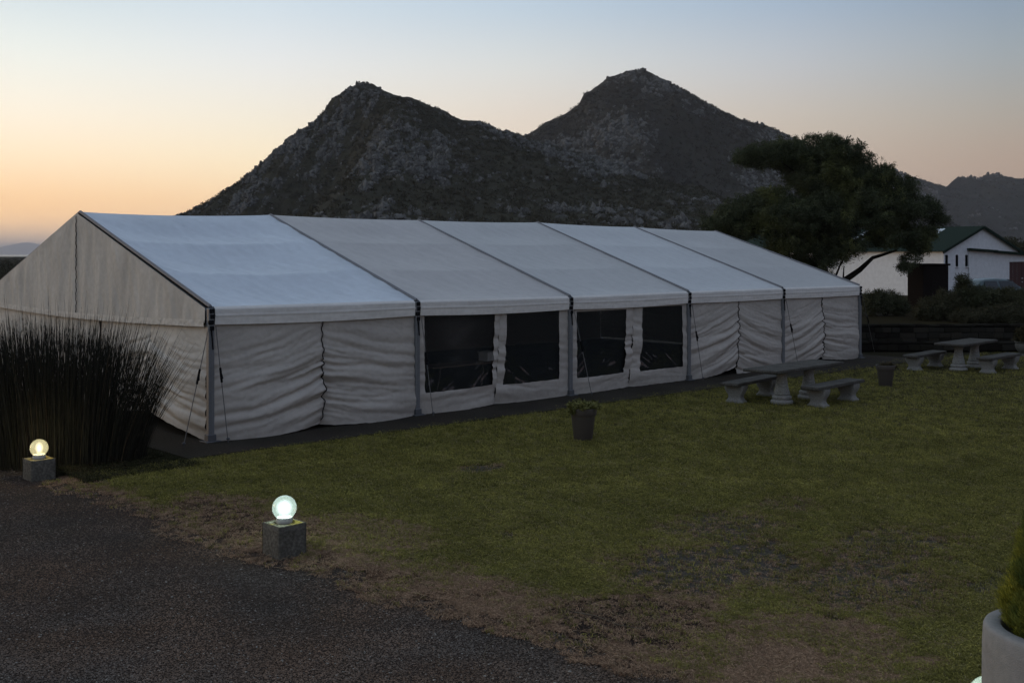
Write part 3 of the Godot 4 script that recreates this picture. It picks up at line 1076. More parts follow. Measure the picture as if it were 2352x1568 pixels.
func terrace() -> void:
	# the raised ground behind the stone wall
	var g := MB.new()
	var pts := [Vector2(12.6, 40.9), Vector2(70, 40.9), Vector2(120, 140), Vector2(-40, 140), Vector2(-1.0, 54.0)]
	var tri := Geometry2D.triangulate_polygon(PackedVector2Array(pts))
	g.col = Color(0.05, 0.043, 0.022)
	for k in range(0, tri.size(), 3):
		var a: Vector2 = pts[tri[k]]
		var b: Vector2 = pts[tri[k + 1]]
		var c: Vector2 = pts[tri[k + 2]]
		g.tri_out(Vector3(a.x, UP0, -a.y), Vector3(b.x, UP0, -b.y), Vector3(c.x, UP0, -c.y), Vector3(20, -50, -60))
	for k in 5:
		var a: Vector2 = pts[k]
		var b: Vector2 = pts[(k + 1) % 5]
		g.quad_out(Vector3(a.x, UP0, -a.y), Vector3(b.x, UP0, -b.y), Vector3(b.x, -0.4, -b.y), Vector3(a.x, -0.4, -a.y), Vector3(20, 0, -60))
	struct("upper_ground", g, M.ground)
	# dry-stone retaining wall in two tiers: each stone a piece
	var w := thing("retaining_wall", "low dark stone wall in two tiers behind the picnic tables", "wall", Vector3(0, -0.12, 0))
	var core := MB.new()
	core.col = Color(0.014, 0.013, 0.012)
	core.box(Vector3(20.0, 0.45, -40.72), Vector3(15.0, 0.98, 0.30), 0.01)
	core.box(Vector3(20.0, 0.16, -40.2), Vector3(15.0, 0.36, 0.42), 0.01)
	part("wall_core", core, M.stone, w)
	var kinds := []
	for k in 5:
		var s := MB.new()
		s.col = Color(0.058, 0.052, 0.044) * (0.6 + 0.16 * k)
		s.box(Vector3.ZERO, Vector3.ONE, 0.05)
		kinds.append(s.mesh())
	for row in 4:
		var x := 12.6 + 0.2 * row
		while x < 20.4:
			var l := rng.randf_range(0.3, 0.62)
			var h := 0.215 if row < 3 else 0.19
			var y := 0.30 + 0.21 * (row - 1) + 0.1 if row > 0 else 0.2
			var z := -40.56 if row > 0 else -39.98
			part("stone", kinds[rng.randi() % 5], M.stone, w, Transform3D(Basis(Vector3(0, 0, 1), rng.randf_range(-0.03, 0.03)) * Basis().scaled(Vector3(l - 0.02, h * rng.randf_range(0.86, 1.0), 0.14 + rng.randf() * 0.08)), Vector3(x + l / 2.0, y, z)))
			x += l
	for row in 2:
		var x := 12.5
		while x < 22.0:
			var l := rng.randf_range(0.35, 0.8)
			var y := (0.985 if row == 0 else 0.365) + rng.randf_range(-0.02, 0.025)
			part("coping_stone", kinds[rng.randi() % 3], M.stone, w, Transform3D(Basis(Vector3(0, 0, 1), rng.randf_range(-0.04, 0.04)) * Basis().scaled(Vector3(l - 0.02, rng.randf_range(0.05, 0.085), 0.44)), Vector3(x + l / 2.0, y, -40.70 if row == 0 else -40.15)))
			x += l
	# dark square pillar with a cap and a recessed door
	var p := thing("brick_pillar", "tall dark square brick pillar with flat cap between the bush and hedge", "pillar", Vector3(19.55, UP0, -50.0), 0.25)
	var b := MB.new()
	b.box(Vector3(0, 1.1, 0), Vector3(1.36, 2.2, 1.2), 0.02)
	part("shaft", b, M.brick, p)
	var c := MB.new()
	c.box(Vector3(0, 2.24, 0), Vector3(1.5, 0.09, 1.34), 0.02)
	part("cap", c, M.brick, p)
	var d := MB.new()
	d.box(Vector3(0.12, 1.05, 0.60), Vector3(0.7, 1.2, 0.05), 0.01)
	part("door", d, M.brick, p)


func barn() -> void:
	# local x: along the gable to the right, local -z: back along the building
	var phi := deg_to_rad(30.0)
	var o := thing("barn", "white barn with green corrugated roof, three slot windows and a lean-to", "barn", Vector3(27.6, UP0, -68.0), phi)
	var hw := 3.78
	var he := 2.98
	var ha := 4.52
	var ln := 26.0
	var wall := MB.new()
	var back := -ln
	# gable wall with three slots left open
	var slots := [0.28, 1.29, 2.24]
	var xs := [0.0]
	for s in slots:
		xs.append_array([s - 0.13, s + 0.13])
	xs.append(hw * 2.0)
	var y0 := 1.93
	var y1 := 2.68
	var front := Vector3(hw, 1, -ln / 2)
	var face := func(x: float, y: float) -> Vector3: return Vector3(x, y, 0)
	for k in xs.size() - 1:
		var a: float = xs[k]
		var b: float = xs[k + 1]
		if k % 2 == 1:
			wall.quad_out(face.call(a, -1.0), face.call(b, -1.0), face.call(b, y0), face.call(a, y0), front)
			wall.quad_out(face.call(a, y1), face.call(b, y1), face.call(b, he), face.call(a, he), front)
		else:
			wall.quad_out(face.call(a, -1.0), face.call(b, -1.0), face.call(b, he), face.call(a, he), front)
	wall.tri_out(face.call(0, he), face.call(hw * 2, he), face.call(hw, ha), front)
	wall.quad_out(Vector3(0, -1, 0), Vector3(0, he, 0), Vector3(0, he, back), Vector3(0, -1, back), front)
	wall.quad_out(Vector3(hw * 2, -1, 0), Vector3(hw * 2, he, 0), Vector3(hw * 2, he, back), Vector3(hw * 2, -1, back), front)
	wall.quad_out(Vector3(0, -1, back), Vector3(hw * 2, -1, back), Vector3(hw * 2, he, back), Vector3(0, he, back), front)
	wall.tri_out(Vector3(0, he, back), Vector3(hw * 2, he, back), Vector3(hw, ha, back), front)
	part("wall", wall, M.paint, o)
	for s in slots:
		var f := MB.new()
		f.box(Vector3(s, (y0 + y1) / 2, -0.12), Vector3(0.30, y1 - y0 + 0.06, 0.02))
		var win := part("window", f, M.dark, o)
		var si := MB.new()
		si.box(Vector3(s, y0 - 0.03, 0.03), Vector3(0.36, 0.06, 0.14), 0.01)
		part("sill", si, M.paint, win)
	# roof in corrugated sheets
	for side in [0, 1]:
		var r := MB.new()
		r.grid(170, 2, func(a, b):
			var z := lerpf(0.22, back - 0.2, a)
			var x := lerpf(-0.3, hw, b) if side == 0 else lerpf(hw * 2 + 0.3, hw, b)
			var y := lerpf(he - 0.3 * (ha - he) / hw, ha, b) + 0.06 + 0.018 * sin(z * 21.0)
			return Vector3(x, y, z), null, side == 1)
		var rf := part("roof", r, M.green_roof, o)
		var bb := MB.new()
		var xa := -0.3 if side == 0 else hw * 2 + 0.3
		bb.bar(Vector3(xa, he - 0.3 * (ha - he) / hw - 0.02, 0.2), Vector3(hw, ha - 0.02, 0.2), 0.05, 0.17, Vector3.UP)
		part("barge_board", bb, M.green_roof, rf)
		if side == 0:
			for z in [-2.5, -5.3, -8.1, -10.9, -13.7, -16.5]:
				var sk := MB.new()
				sk.grid(8, 1, func(a, b):
					var zz: float = z - 1.1 * a
					var x := lerpf(hw * 0.42, hw * 0.90, b)
					var y := lerpf(he, ha, x / hw) + 0.09 + 0.018 * sin(zz * 21.0)
					return Vector3(x, y, zz))
				part("skylight", sk, M.skylight, rf)
	# lean-to carrying the gable wall on to the right
	var lt := MB.new()
	lt.quad_out(Vector3(2.41, -1, 0.05), Vector3(6.58, -1, 0.05), Vector3(6.58, 2.74, 0.05), Vector3(2.41, 2.98, 0.05), front)
	lt.quad_out(Vector3(6.58, 2.22, 0.05), Vector3(9.2, 2.22, 0.05), Vector3(9.2, 2.6, 0.05), Vector3(6.58, 2.74, 0.05), front)
	lt.quad_out(Vector3(9.2, -1, 0.05), Vector3(15, -1, 0.05), Vector3(15, 2.3, 0.05), Vector3(9.2, 2.6, 0.05), front)
	lt.quad_out(Vector3(15, -1, 0.05), Vector3(15, 2.3, 0.05), Vector3(15, 2.3, -6), Vector3(15, -1, -6), front)
	part("wall", lt, M.paint, o)
	var lr := MB.new()
	lr.bar(Vector3(2.3, 3.05, 0.1), Vector3(5.0, 2.93, 0.1), 0.5, 0.13, Vector3.UP)
	lr.bar(Vector3(5.003, 2.9, 0.1), Vector3(15.2, 2.38, 0.1), 0.5, 0.14, Vector3.UP)
	part("roof", lr, M.green_roof, o)
	var dr := MB.new()
	dr.box(Vector3(7.89, 1.0, -0.03), Vector3(2.62, 2.46, 0.06), 0.0)
	for k in 6:
		dr.box(Vector3(6.8 + 0.44 * k, 1.0, 0.005), Vector3(0.40, 2.4, 0.03), 0.006)
	var door := part("door", dr, M.door, o)
	door.set_meta("label", "dark red barn door")
	var hd := MB.new()
	hd.col = Color(0.5, 0.5, 0.5)
	hd.box(Vector3(7.95, 1.1, 0.05), Vector3(0.16, 0.06, 0.05), 0.01)
	part("handle", hd, M.plain, door)
	var lk := MB.new()
	lk.col = Color(0.5, 0.5, 0.5)
	lk.box(Vector3(7.95, 0.85, 0.05), Vector3(0.12, 0.05, 0.05), 0.01)
	part("lock", lk, M.plain, door)
	car()


func car() -> void:
	var o := thing("parked_car", "dark teal hatchback parked by the red barn door behind the hedge", "car", Vector3(25.6, UP0, -56.2), 0.35)
	# body as cross sections along its length, nose to the right
	var sec := [
		# x, half width, bottom, waist, roof, roof half width
		[-1.95, 0.66, 0.42, 0.80, 0.82, 0.60], [-1.88, 0.76, 0.30, 0.92, 0.95, 0.62], [-1.6, 0.80, 0.24, 0.96, 1.30, 0.55], [-1.2, 0.82, 0.22, 0.95, 1.43, 0.56], [-0.5, 0.83, 0.2, 0.93, 1.47, 0.57], [0.2, 0.83, 0.2, 0.92, 1.43, 0.56], [0.65, 0.82, 0.2, 0.92, 1.22, 0.58], [1.02, 0.81, 0.22, 0.92, 0.95, 0.68], [1.5, 0.79, 0.24, 0.84, 0.87, 0.66], [1.85, 0.72, 0.28, 0.72, 0.74, 0.58], [1.98, 0.60, 0.38, 0.60, 0.62, 0.5],
	]
	var b := MB.new()
	var ring := func(s: Array) -> Array:
		return [Vector3(s[0], s[2], -s[1] * 0.94), Vector3(s[0], (s[2] + s[3]) / 2, -s[1]), Vector3(s[0], s[3], -s[1] * 0.97), Vector3(s[0], lerpf(s[3], s[4], 0.85), -lerpf(s[1], s[5], 0.85)), Vector3(s[0], s[4], -s[5] * 0.8), Vector3(s[0], s[4] + 0.015, 0), Vector3(s[0], s[4], s[5] * 0.8), Vector3(s[0], lerpf(s[3], s[4], 0.85), lerpf(s[1], s[5], 0.85)), Vector3(s[0], s[3], s[1] * 0.97), Vector3(s[0], (s[2] + s[3]) / 2, s[1]), Vector3(s[0], s[2], s[1] * 0.94)]
	b.grid(sec.size() - 1, 10, func(a, j): return ring.call(sec[roundi(a * (sec.size() - 1))])[roundi(j * 10)])
	part("body", b, M.car, o)
	for side in [-1.0, 1.0]:
		for w in [[-1.55, -0.62], [-0.5, 0.78]]:
			var g := MB.new()
			var z: float = side
			g.quad_out(Vector3(w[0] + 0.05, 0.97, z * 0.805), Vector3(w[1], 0.97, z * 0.805), Vector3(minf(w[1], 0.45), 1.33, z * 0.635), Vector3(maxf(w[0], -1.42), 1.33, z * 0.635), Vector3(0, 0.8, 0))
			part("side_window", g, M.dark, o)
	var ws := MB.new()
	ws.quad_out(Vector3(1.0, 0.965, -0.66), Vector3(1.0, 0.965, 0.66), Vector3(0.3, 1.42, 0.5), Vector3(0.3, 1.42, -0.5), Vector3(0, 0.8, 0))
	part("windscreen", ws, M.dark, o)
	for x in [-1.25, 1.25]:
		for z in [-0.76, 0.76]:
			var w := MB.new()
			w.tube(PackedVector3Array([Vector3(x, 0.3, z - 0.1), Vector3(x, 0.3, z + 0.1)]), PackedFloat32Array([0.3, 0.3]), 18, true)
			part("wheel", w, M.strap, o)
	for z in [-0.5, 0.5]:
		var h := MB.new()
		h.col = Color(0.6, 0.6, 0.6)
		h.box(Vector3(1.88, 0.62, z), Vector3(0.12, 0.12, 0.26), 0.03)
		part("headlight", h, M.plain, o)


# ------------------------------------------------------------------ plants
func big_tree() -> void:
	var at := Vector3(14.6, UP0, -50.0)
	var t := thing("cypress_tree", "large dark spreading evergreen tree behind the far end of the tent", "tree", at)
	var tr := MB.new()
	tr.tube(PackedVector3Array([Vector3(0.2, -0.2, 0), Vector3(0.1, 0.8, 0), Vector3(-0.15, 2.2, 0.1), Vector3(-0.1, 4.0, 0.2), Vector3(0.2, 6.2, 0.1)]), PackedFloat32Array([0.5, 0.38, 0.33, 0.26, 0.1]), 9)
	part("trunk", tr, M.bark, t)
	var limbs := [
		[[0.15, 0.6, 0.0], [0.75, 1.35, 0.3], [1.6, 2.0, 0.5], [2.15, 2.55, 0.6], [3.3, 2.9, 0.5]],
		[[0.15, 0.5, 0.2], [0.25, 1.3, 0.7], [0.45, 2.2, 1.2], [0.9, 3.3, 1.8]],
		[[0.7, 0.0, 0.3], [0.8, 1.2, 0.5], [0.82, 2.2, 0.6]],
		[[-0.1, 2.0, 0.0], [-1.3, 3.0, 0.5], [-3.0, 3.8, 0.6], [-4.5, 4.2, 0.4]],
		[[-0.1, 3.4, 0.1], [-0.5, 4.8, 0.5], [-1.1, 6.3, 0.6], [-2.2, 7.1, 0.5]],
		[[0.0, 3.0, 0.1], [1.6, 4.2, 0.6], [3.0, 5.2, 0.4], [4.2, 5.3, 0.2]],
	]
	for l in limbs:
		var pts := PackedVector3Array()
		var rad := PackedFloat32Array()
		for k in l.size():
			pts.append(Vector3(l[k][0], l[k][1], l[k][2]))
			rad.append(lerpf(0.2, 0.05, float(k) / (l.size() - 1)) * (1.0 if l.size() == 5 else 0.42))
		var m := MB.new()
		m.tube(pts, rad, 7)
		part("limb", m, M.bark, t)
	# crown in layered pads: centre, radii (metres from the foot)
	var pads := [
		[-0.9, 7.35, 0.2, 1.75, 0.85], [-2.6, 7.3, 0.5, 1.35, 0.62], [-3.5, 7.25, 0.3, 0.85, 0.42], [0.8, 7.25, 0.0, 1.25, 0.85], [0.0, 7.75, 0.1, 1.1, 0.55], [1.55, 6.75, 0.2, 0.95, 0.75], [1.7, 7.55, 0.0, 0.3, 0.4],
		[-0.3, 6.3, 0.4, 1.7, 0.9], [0.9, 5.9, 0.0, 2.1, 1.1], [2.5, 6.1, 0.1, 1.05, 0.75], [3.0, 6.6, 0.0, 0.35, 0.35], [3.6, 5.75, 0.3, 0.8, 0.6],
		[-2.7, 5.2, 0.8, 1.1, 0.6], [-3.7, 4.7, 0.4, 1.3, 0.7], [-4.9, 4.15, 0.3, 1.0, 0.55], [-2.2, 4.4, 1.0, 1.9, 0.85], [-0.4, 4.5, 0.9, 1.9, 1.1], [-3.9, 3.9, 0.2, 1.2, 0.5],
		[1.6, 4.8, 0.5, 2.1, 1.1], [3.4, 4.8, 0.4, 1.4, 0.85], [4.5, 4.95, 0.2, 0.9, 0.55], [5.2, 4.4, 0.3, 0.55, 0.4],
		[-1.6, 3.2, 0.6, 1.5, 0.8], [0.3, 3.2, 0.7, 1.5, 0.8], [-0.5, 2.2, 0.3, 1.2, 0.7], [2.6, 3.5, 0.9, 1.0, 0.55], [3.8, 3.55, 0.6, 1.05, 0.6], [4.2, 3.05, 0.6, 0.6, 0.4], [3.85, 2.5, 0.7, 0.45, 0.38], [3.55, 2.1, 0.8, 0.32, 0.26], [4.8, 3.7, 0.4, 0.5, 0.35],
	]
	var buf := PackedFloat32Array()
	for p in pads:
		var count := int(370.0 * p[3] * (p[3] + p[4]) * 0.85)
		for k in count:
			var d := Vector3(rng.randfn(), rng.randfn(), rng.randfn()).normalized()
			var r := pow(rng.randf(), 0.45)
			var lump := 1.0 + 0.45 * na.get_noise_3d(d.x * 1.7 + p[0], d.y * 1.7, d.z * 1.7 + p[1])
			var q := Vector3(p[0], p[1], p[2]) + Vector3(d.x * p[3], d.y * p[4], d.z * (p[3] * 0.8 + 0.4)) * r * lump
			if nb.get_noise_3d(q.x * 0.9, q.y * 1.2, q.z * 0.9) < -0.15:
				continue
			var s := rng.randf_range(0.6, 1.2)
			var shade := rng.randf_range(0.6, 1.25)
			var c := Color(0.07, 0.082, 0.048).lerp(Color(0.12, 0.13, 0.05), maxf(0.0, nb.get_noise_3d(q.x * 0.6, q.y * 0.6, q.z * 0.6 + 50.0) * 1.6)) * shade
			put(buf, Basis.from_euler(Vector3(rng.randf_range(-0.5, 0.5), rng.randf() * TAU, rng.randf_range(-0.5, 0.5))).scaled(Vector3.ONE * s), q, c)
	scatter("crown", spray(5, 56, 0.21, 0.065, 0.020), M.leaf, buf, t)


func bush(called: String, label: String, group: String, at: Vector3, blobs: Array, colour: Color, tuft: ArrayMesh, dense := 420.0, cat := "bush") -> Node3D:
	var t := thing(called, label, cat, at, 0.0, group)
	var st := MB.new()
	for k in 3:
		st.tube(PackedVector3Array([Vector3(0.05 * k - 0.05, -0.05, 0), Vector3(0.2 * k - 0.2, 0.5, 0.1 * k - 0.1)]), PackedFloat32Array([0.035, 0.02]), 6)
	part("stem", st, M.bark, t)
	var buf := PackedFloat32Array()
	for p in blobs:
		for k in int(dense * p[3] * (p[3] + p[4])):
			var d := Vector3(rng.randfn(), rng.randfn(), rng.randfn()).normalized()
			var lump := 1.0 + 0.35 * na.get_noise_3d(d.x * 2.0 + p[0], d.y * 2.0, d.z * 2.0 + p[1])
			var q := Vector3(p[0], p[1], p[2]) + Vector3(d.x * p[3], d.y * p[4], d.z * p[3]) * pow(rng.randf(), 0.4) * lump
			put(buf, Basis.from_euler(Vector3(rng.randf_range(-0.4, 0.4), rng.randf() * TAU, rng.randf_range(-0.4, 0.4))).scaled(Vector3.ONE * rng.randf_range(0.6, 1.2)), q, colour * rng.randf_range(0.55, 1.35))
	scatter("foliage", tuft, M.leaf, buf, t)
	return t


func bushes() -> void:
	var tuft := spray(8, 30, 0.15, 0.09, 0.014)
	bush("round_bush", "rounded dark green bush in front of the white barn wall", "", Vector3(16.5, UP0, -47.0), [[-0.45, 0.55, 0, 0.62, 0.55], [0.35, 0.5, 0.1, 0.62, 0.5], [0.0, 0.75, -0.2, 0.5, 0.4], [0.75, 0.35, 0, 0.35, 0.3]], Color(0.07, 0.072, 0.042), tuft)
	bush("hedge_bush", "pointed dark shrub standing tallest in the hedge below the slot windows", "shrubs in the hedge above the stone wall", Vector3(18.9, UP0, -44.2), [[0.0, 0.7, 0, 0.75, 0.75], [-0.1, 1.35, 0, 0.42, 0.5], [-0.25, 1.7, 0, 0.16, 0.25], [0.55, 0.8, 0.1, 0.7, 0.6]], Color(0.062, 0.066, 0.038), tuft)
	bush("hedge_bush", "low dark shrub at the left end of the hedge, against the brick pillar", "shrubs in the hedge above the stone wall", Vector3(17.5, UP0, -44.0), [[0.0, 0.45, 0, 0.75, 0.5], [0.5, 0.75, 0, 0.6, 0.5], [-0.5, 0.3, 0.2, 0.5, 0.35]], Color(0.062, 0.06, 0.036), tuft)
	bush("hedge_bush", "dark shrub hiding the lower half of the parked car", "shrubs in the hedge above the stone wall", Vector3(20.6, UP0, -44.4), [[0.0, 0.6, 0, 0.95, 0.65], [0.4, 0.9, 0, 0.7, 0.42], [-0.5, 0.8, 0, 0.6, 0.45]], Color(0.066, 0.066, 0.038), tuft)
	bush("hedge_bush", "dark shrub at the right end of the hedge below the red door", "shrubs in the hedge above the stone wall", Vector3(22.0, UP0, -44.3), [[0.0, 0.6, 0, 0.9, 0.65], [0.1, 1.0, 0, 0.6, 0.36]], Color(0.066, 0.064, 0.038), tuft)
	bush("hedge_bush", "sprawling dark shrub under the hedge, spilling over the stone wall", "shrubs in the hedge above the stone wall", Vector3(19.6, UP0, -42.4), [[-1.2, 0.2, 0, 0.8, 0.34], [0.0, 0.25, 0, 0.9, 0.4], [1.2, 0.2, 0, 0.85, 0.36], [2.2, 0.25, 0, 0.8, 0.36]], Color(0.06, 0.058, 0.036), tuft)
	var big := spray(9, 16, 0.3, 0.36, 0.08)
	bush("background_tree", "dark bushy tree rising behind the lean-to roof", "", Vector3(52.5, UP0, -112.0), [[0, 2.6, 0, 2.6, 1.7], [-2.6, 2.2, 0, 1.9, 1.3], [2.8, 2.6, 0, 2.2, 1.5], [5.2, 2.4, 0, 2.2, 1.4]], Color(0.06, 0.06, 0.038), big, 60.0, "tree")


func reeds() -> void:
	var t := thing("reed_clump", "tall dark clump of thatching reeds hiding the foot of the gable", "reeds", on_ground(-7.9, 18.5))
	var m := MB.new()
	for k in 5000:
		var a := rng.randf() * TAU
		var r := sqrt(rng.randf())
		var bx := cos(a) * r * 1.75 - 0.25
		var bz := sin(a) * r * 0.95
		var lean := Vector3(bx * 0.13 + rng.randfn() * 0.035, 0, bz * 0.16 + rng.randfn() * 0.05)
		var h := (1.35 + 1.25 * pow(rng.randf(), 0.9)) * (1.0 - 0.10 * r * r)
		if rng.randf() < 0.16:
			h += rng.randf() * 0.45
		if bx > 0.9:
			lean.x += rng.randf() * 0.5 * (bx - 0.7)
			h *= 1.0 - 0.22 * (bx - 0.9) - 0.25 * rng.randf() * clampf(bx - 0.9, 0, 1)
		var base := Vector3(bx, -0.03, bz)
		var bow := rng.randf_range(-0.05, 0.10)
		var pts := PackedVector3Array()
		var rad := PackedFloat32Array()
		for j in 6:
			var f := j / 5.0
			pts.append(base + Vector3(0, h * (f - 0.04 * f * f * lean.length()), 0) + lean * h * (f * 0.55 + 0.45 * f * f) - lean * bow * f * (1.0 - f) * 2.0)
			rad.append(lerpf(0.0040, 0.0011, f))
		rad[4] = 0.0030
		var q := rng.randf_range(0.6, 1.3)
		m.col = Color(0.032, 0.031, 0.025) * q if rng.randf() > 0.03 else Color(0.10, 0.078, 0.05) * q
		m.tube(pts, rad, 3)
	var o := part("stems", m, M.plain, t)
	o.set_meta("kind", "stuff")
	# fallen stems and dead matter at the foot
	var f := MB.new()
	for k in 260:
		var a := rng.randf() * TAU
		var p := Vector3(rng.randf_range(-1.9, 1.7), 0.03, rng.randf_range(0.0, 1.25))
		var d := Vector3(cos(a), rng.randf_range(-0.05, 0.35), sin(a) * 0.6) * rng.randf_range(0.15, 0.5)
		f.col = Color(0.02, 0.016, 0.011) * rng.randf_range(0.5, 1.6)
		f.tube(PackedVector3Array([p, p + d]), PackedFloat32Array([0.005, 0.003]), 3)
	var o2 := part("dead_stems", f, M.plain, t)
	o2.set_meta("kind", "stuff")


# ------------------------------------------------------------------ picnic tables and benches
func slab(l: float, w: float, th: float, sd: float) -> MB:
	# a cast slab with chipped, rounded edges
	var m := MB.new()
	var f := func(a: float, b: float) -> Vector2:
		var x := (a - 0.5) * l
		var z := (b - 0.5) * w
		var ex := 0.014 * nf.get_noise_2d(z * 6.0 + sd, 2.0) + 0.01 * nf.get_noise_2d(z * 20.0, sd)
		var ez := 0.014 * nf.get_noise_2d(x * 5.0 + sd, 5.0) + 0.008 * nf.get_noise_2d(x * 20.0, sd + 4.0)
		return Vector2(x * (1.0 + ex / l), z * (1.0 + ez / w * 2.0))
	var tint := func(_a, _b, p):
		var s := na.get_noise_2d(p.x * 2.2 + sd, p.z * 2.2) * 0.5 + 0.5
		return Color(0.09, 0.083, 0.074).lerp(Color(0.19, 0.178, 0.16), s)
	m.grid(40, 14, func(a, b):
		var p: Vector2 = f.call(a, b)
		var e := minf(minf(a, 1 - a) * l, minf(b, 1 - b) * w)
		return Vector3(p.x, th / 2 - 0.012 * smoothstep(0.03, 0.0, e), p.y), tint, true)
	m.grid(40, 14, func(a, b):
		var p: Vector2 = f.call(a, b)
		return Vector3(p.x * 0.99, -th / 2, p.y * 0.98), tint, false)
	var loop := PackedVector2Array()
	for k in 40:
		loop.append(f.call(k / 40.0, 0.0))
	for k in 14:
		loop.append(f.call(1.0, k / 14.0))
	for k in 40:
		loop.append(f.call(1.0 - k / 40.0, 1.0))
	for k in 14:
		loop.append(f.call(0.0, 1.0 - k / 14.0))
	var n := loop.size()
	m.grid(n, 4, func(a, b):
		var p := loop[roundi(a * n) % n]
		var bulge := 1.0 + 0.006 * sin(PI * b)
		return Vector3(p.x * lerpf(bulge, 0.99, 1.0 if b == 0.0 else 0.0), lerpf(-th / 2, th / 2 - 0.012, b), p.y * lerpf(bulge, 0.98, 1.0 if b == 0.0 else 0.0)), tint, true)
	return m


func tables() -> void:
	var ped := MB.new()
	ped.col = Color(0.42, 0.41, 0.385)
	ped.lathe([Vector2(0.0, 0.0), Vector2(0.255, 0.0), Vector2(0.27, 0.02), Vector2(0.27, 0.07), Vector2(0.25, 0.095), Vector2(0.215, 0.105), Vector2(0.21, 0.125), Vector2(0.235, 0.14), Vector2(0.235, 0.18), Vector2(0.21, 0.205), Vector2(0.17, 0.215), Vector2(0.17, 0.225), Vector2(0.195, 0.235), Vector2(0.18, 0.30), Vector2(0.155, 0.40), Vector2(0.135, 0.52), Vector2(0.122, 0.62), Vector2(0.13, 0.68), Vector2(0.17, 0.735), Vector2(0.22, 0.76), Vector2(0.22, 0.795), Vector2(0.0, 0.795)], 32)
	var ped_mesh := ped.mesh()
	var leg := MB.new()
	leg.col = Color(0.46, 0.45, 0.425)
	var prof := [[0.0, 0.235, 0.15], [0.05, 0.24, 0.155], [0.075, 0.20, 0.13], [0.14, 0.165, 0.115], [0.20, 0.175, 0.12], [0.27, 0.225, 0.14], [0.34, 0.255, 0.155], [0.40, 0.262, 0.16], [0.435, 0.262, 0.16]]
	leg.grid(40, prof.size() - 1, func(a, b):
		var r: Array = prof[roundi(b * (prof.size() - 1))]
		var t: float = TAU * a
		var cx := signf(cos(t)) * pow(absf(cos(t)), 0.35)
		var sx := signf(sin(t)) * pow(absf(sin(t)), 0.35)
		return Vector3(cx * r[2], r[0], sx * r[1]), null, true)
	leg.box(Vector3(0, 0.43, 0), Vector3(0.26, 0.012, 0.44))
	var leg_mesh := leg.mesh()
	var tabs := [
		[Vector3(7.0, 0, -26.3), deg_to_rad(45.0), "concrete picnic table with dark weathered top nearest the tent", 1.0],
		[Vector3(14.55, 0, -34.05), deg_to_rad(45.0), "concrete picnic table with pale top before the stone wall", 2.0],
	]
	for q in tabs:
		var p: Vector3 = q[0]
		var t := thing("picnic_table", q[2], "table", on_ground(p.x, -p.z), q[1], "concrete picnic tables on the lawn")
		var top := slab(3.2 if q[3] == 1.0 else 2.7, 0.92, 0.085, q[3] * 13.0)
		part("tabletop", top, M.concrete, t, Transform3D(Basis(), Vector3(0, 0.868, 0)))
		for x in [-0.62, 0.66]:
			part("pedestal", ped_mesh, M.concrete, t, Transform3D(Basis().scaled(Vector3(1.0, 1.037, 1.0)), Vector3(x, 0.0, 0.0)))
	var benches := [
		[5.49, 26.05, 6.53, 27.3, "concrete bench on the tent side of the nearer picnic table"],
		[7.30, 25.35, 8.36, 26.45, "concrete bench on the lawn side of the nearer picnic table"],
		[12.72, 33.6, 13.85, 34.8, "concrete bench on the tent side of the table by the stone wall"],
		[14.7, 32.85, 15.95, 34.05, "concrete bench on the lawn side of the table by the stone wall"],
	]
	for k in benches.size():
		var q: Array = benches[k]
		var mid := Vector2((q[0] + q[2]) / 2, (q[1] + q[3]) / 2)
		var ang := atan2(q[3] - q[1], q[2] - q[0])
		var half := Vector2(q[2] - q[0], q[3] - q[1]).length() / 2
		var b := thing("garden_bench", q[4], "bench", on_ground(mid.x, mid.y), ang, "concrete benches beside the picnic tables")
		part("seat", slab(2.35, 0.46, 0.085, 60.0 + k * 7.0), M.concrete, b, Transform3D(Basis(), Vector3(0, 0.478, 0)))
		for s in [-1.0, 1.0]:
			part("leg", leg_mesh, M.carved, b, Transform3D(Basis(), Vector3(half * s, 0, 0)))


# ------------------------------------------------------------------ pots, lamps, planter
func leafy(parent: Node3D, blobs: Array, tuft: ArrayMesh, c0: Color, c1: Color, count: int) -> void:
	var buf := PackedFloat32Array()
	for p in blobs:
		for k in count:
			var d := Vector3(rng.randfn(), rng.randfn(), rng.randfn()).normalized()
			var q := Vector3(p[0], p[1], p[2]) + Vector3(d.x * p[3], d.y * p[4], d.z * p[3]) * pow(rng.randf(), 0.5)
			put(buf, Basis.from_euler(Vector3(rng.randf_range(-0.6, 0.6), rng.randf() * TAU, rng.randf_range(-0.6, 0.6))).scaled(Vector3.ONE * rng.randf_range(0.6, 1.2)), q, c0.lerp(c1, rng.randf()))
	scatter("foliage", tuft, M.leaf, buf, parent)


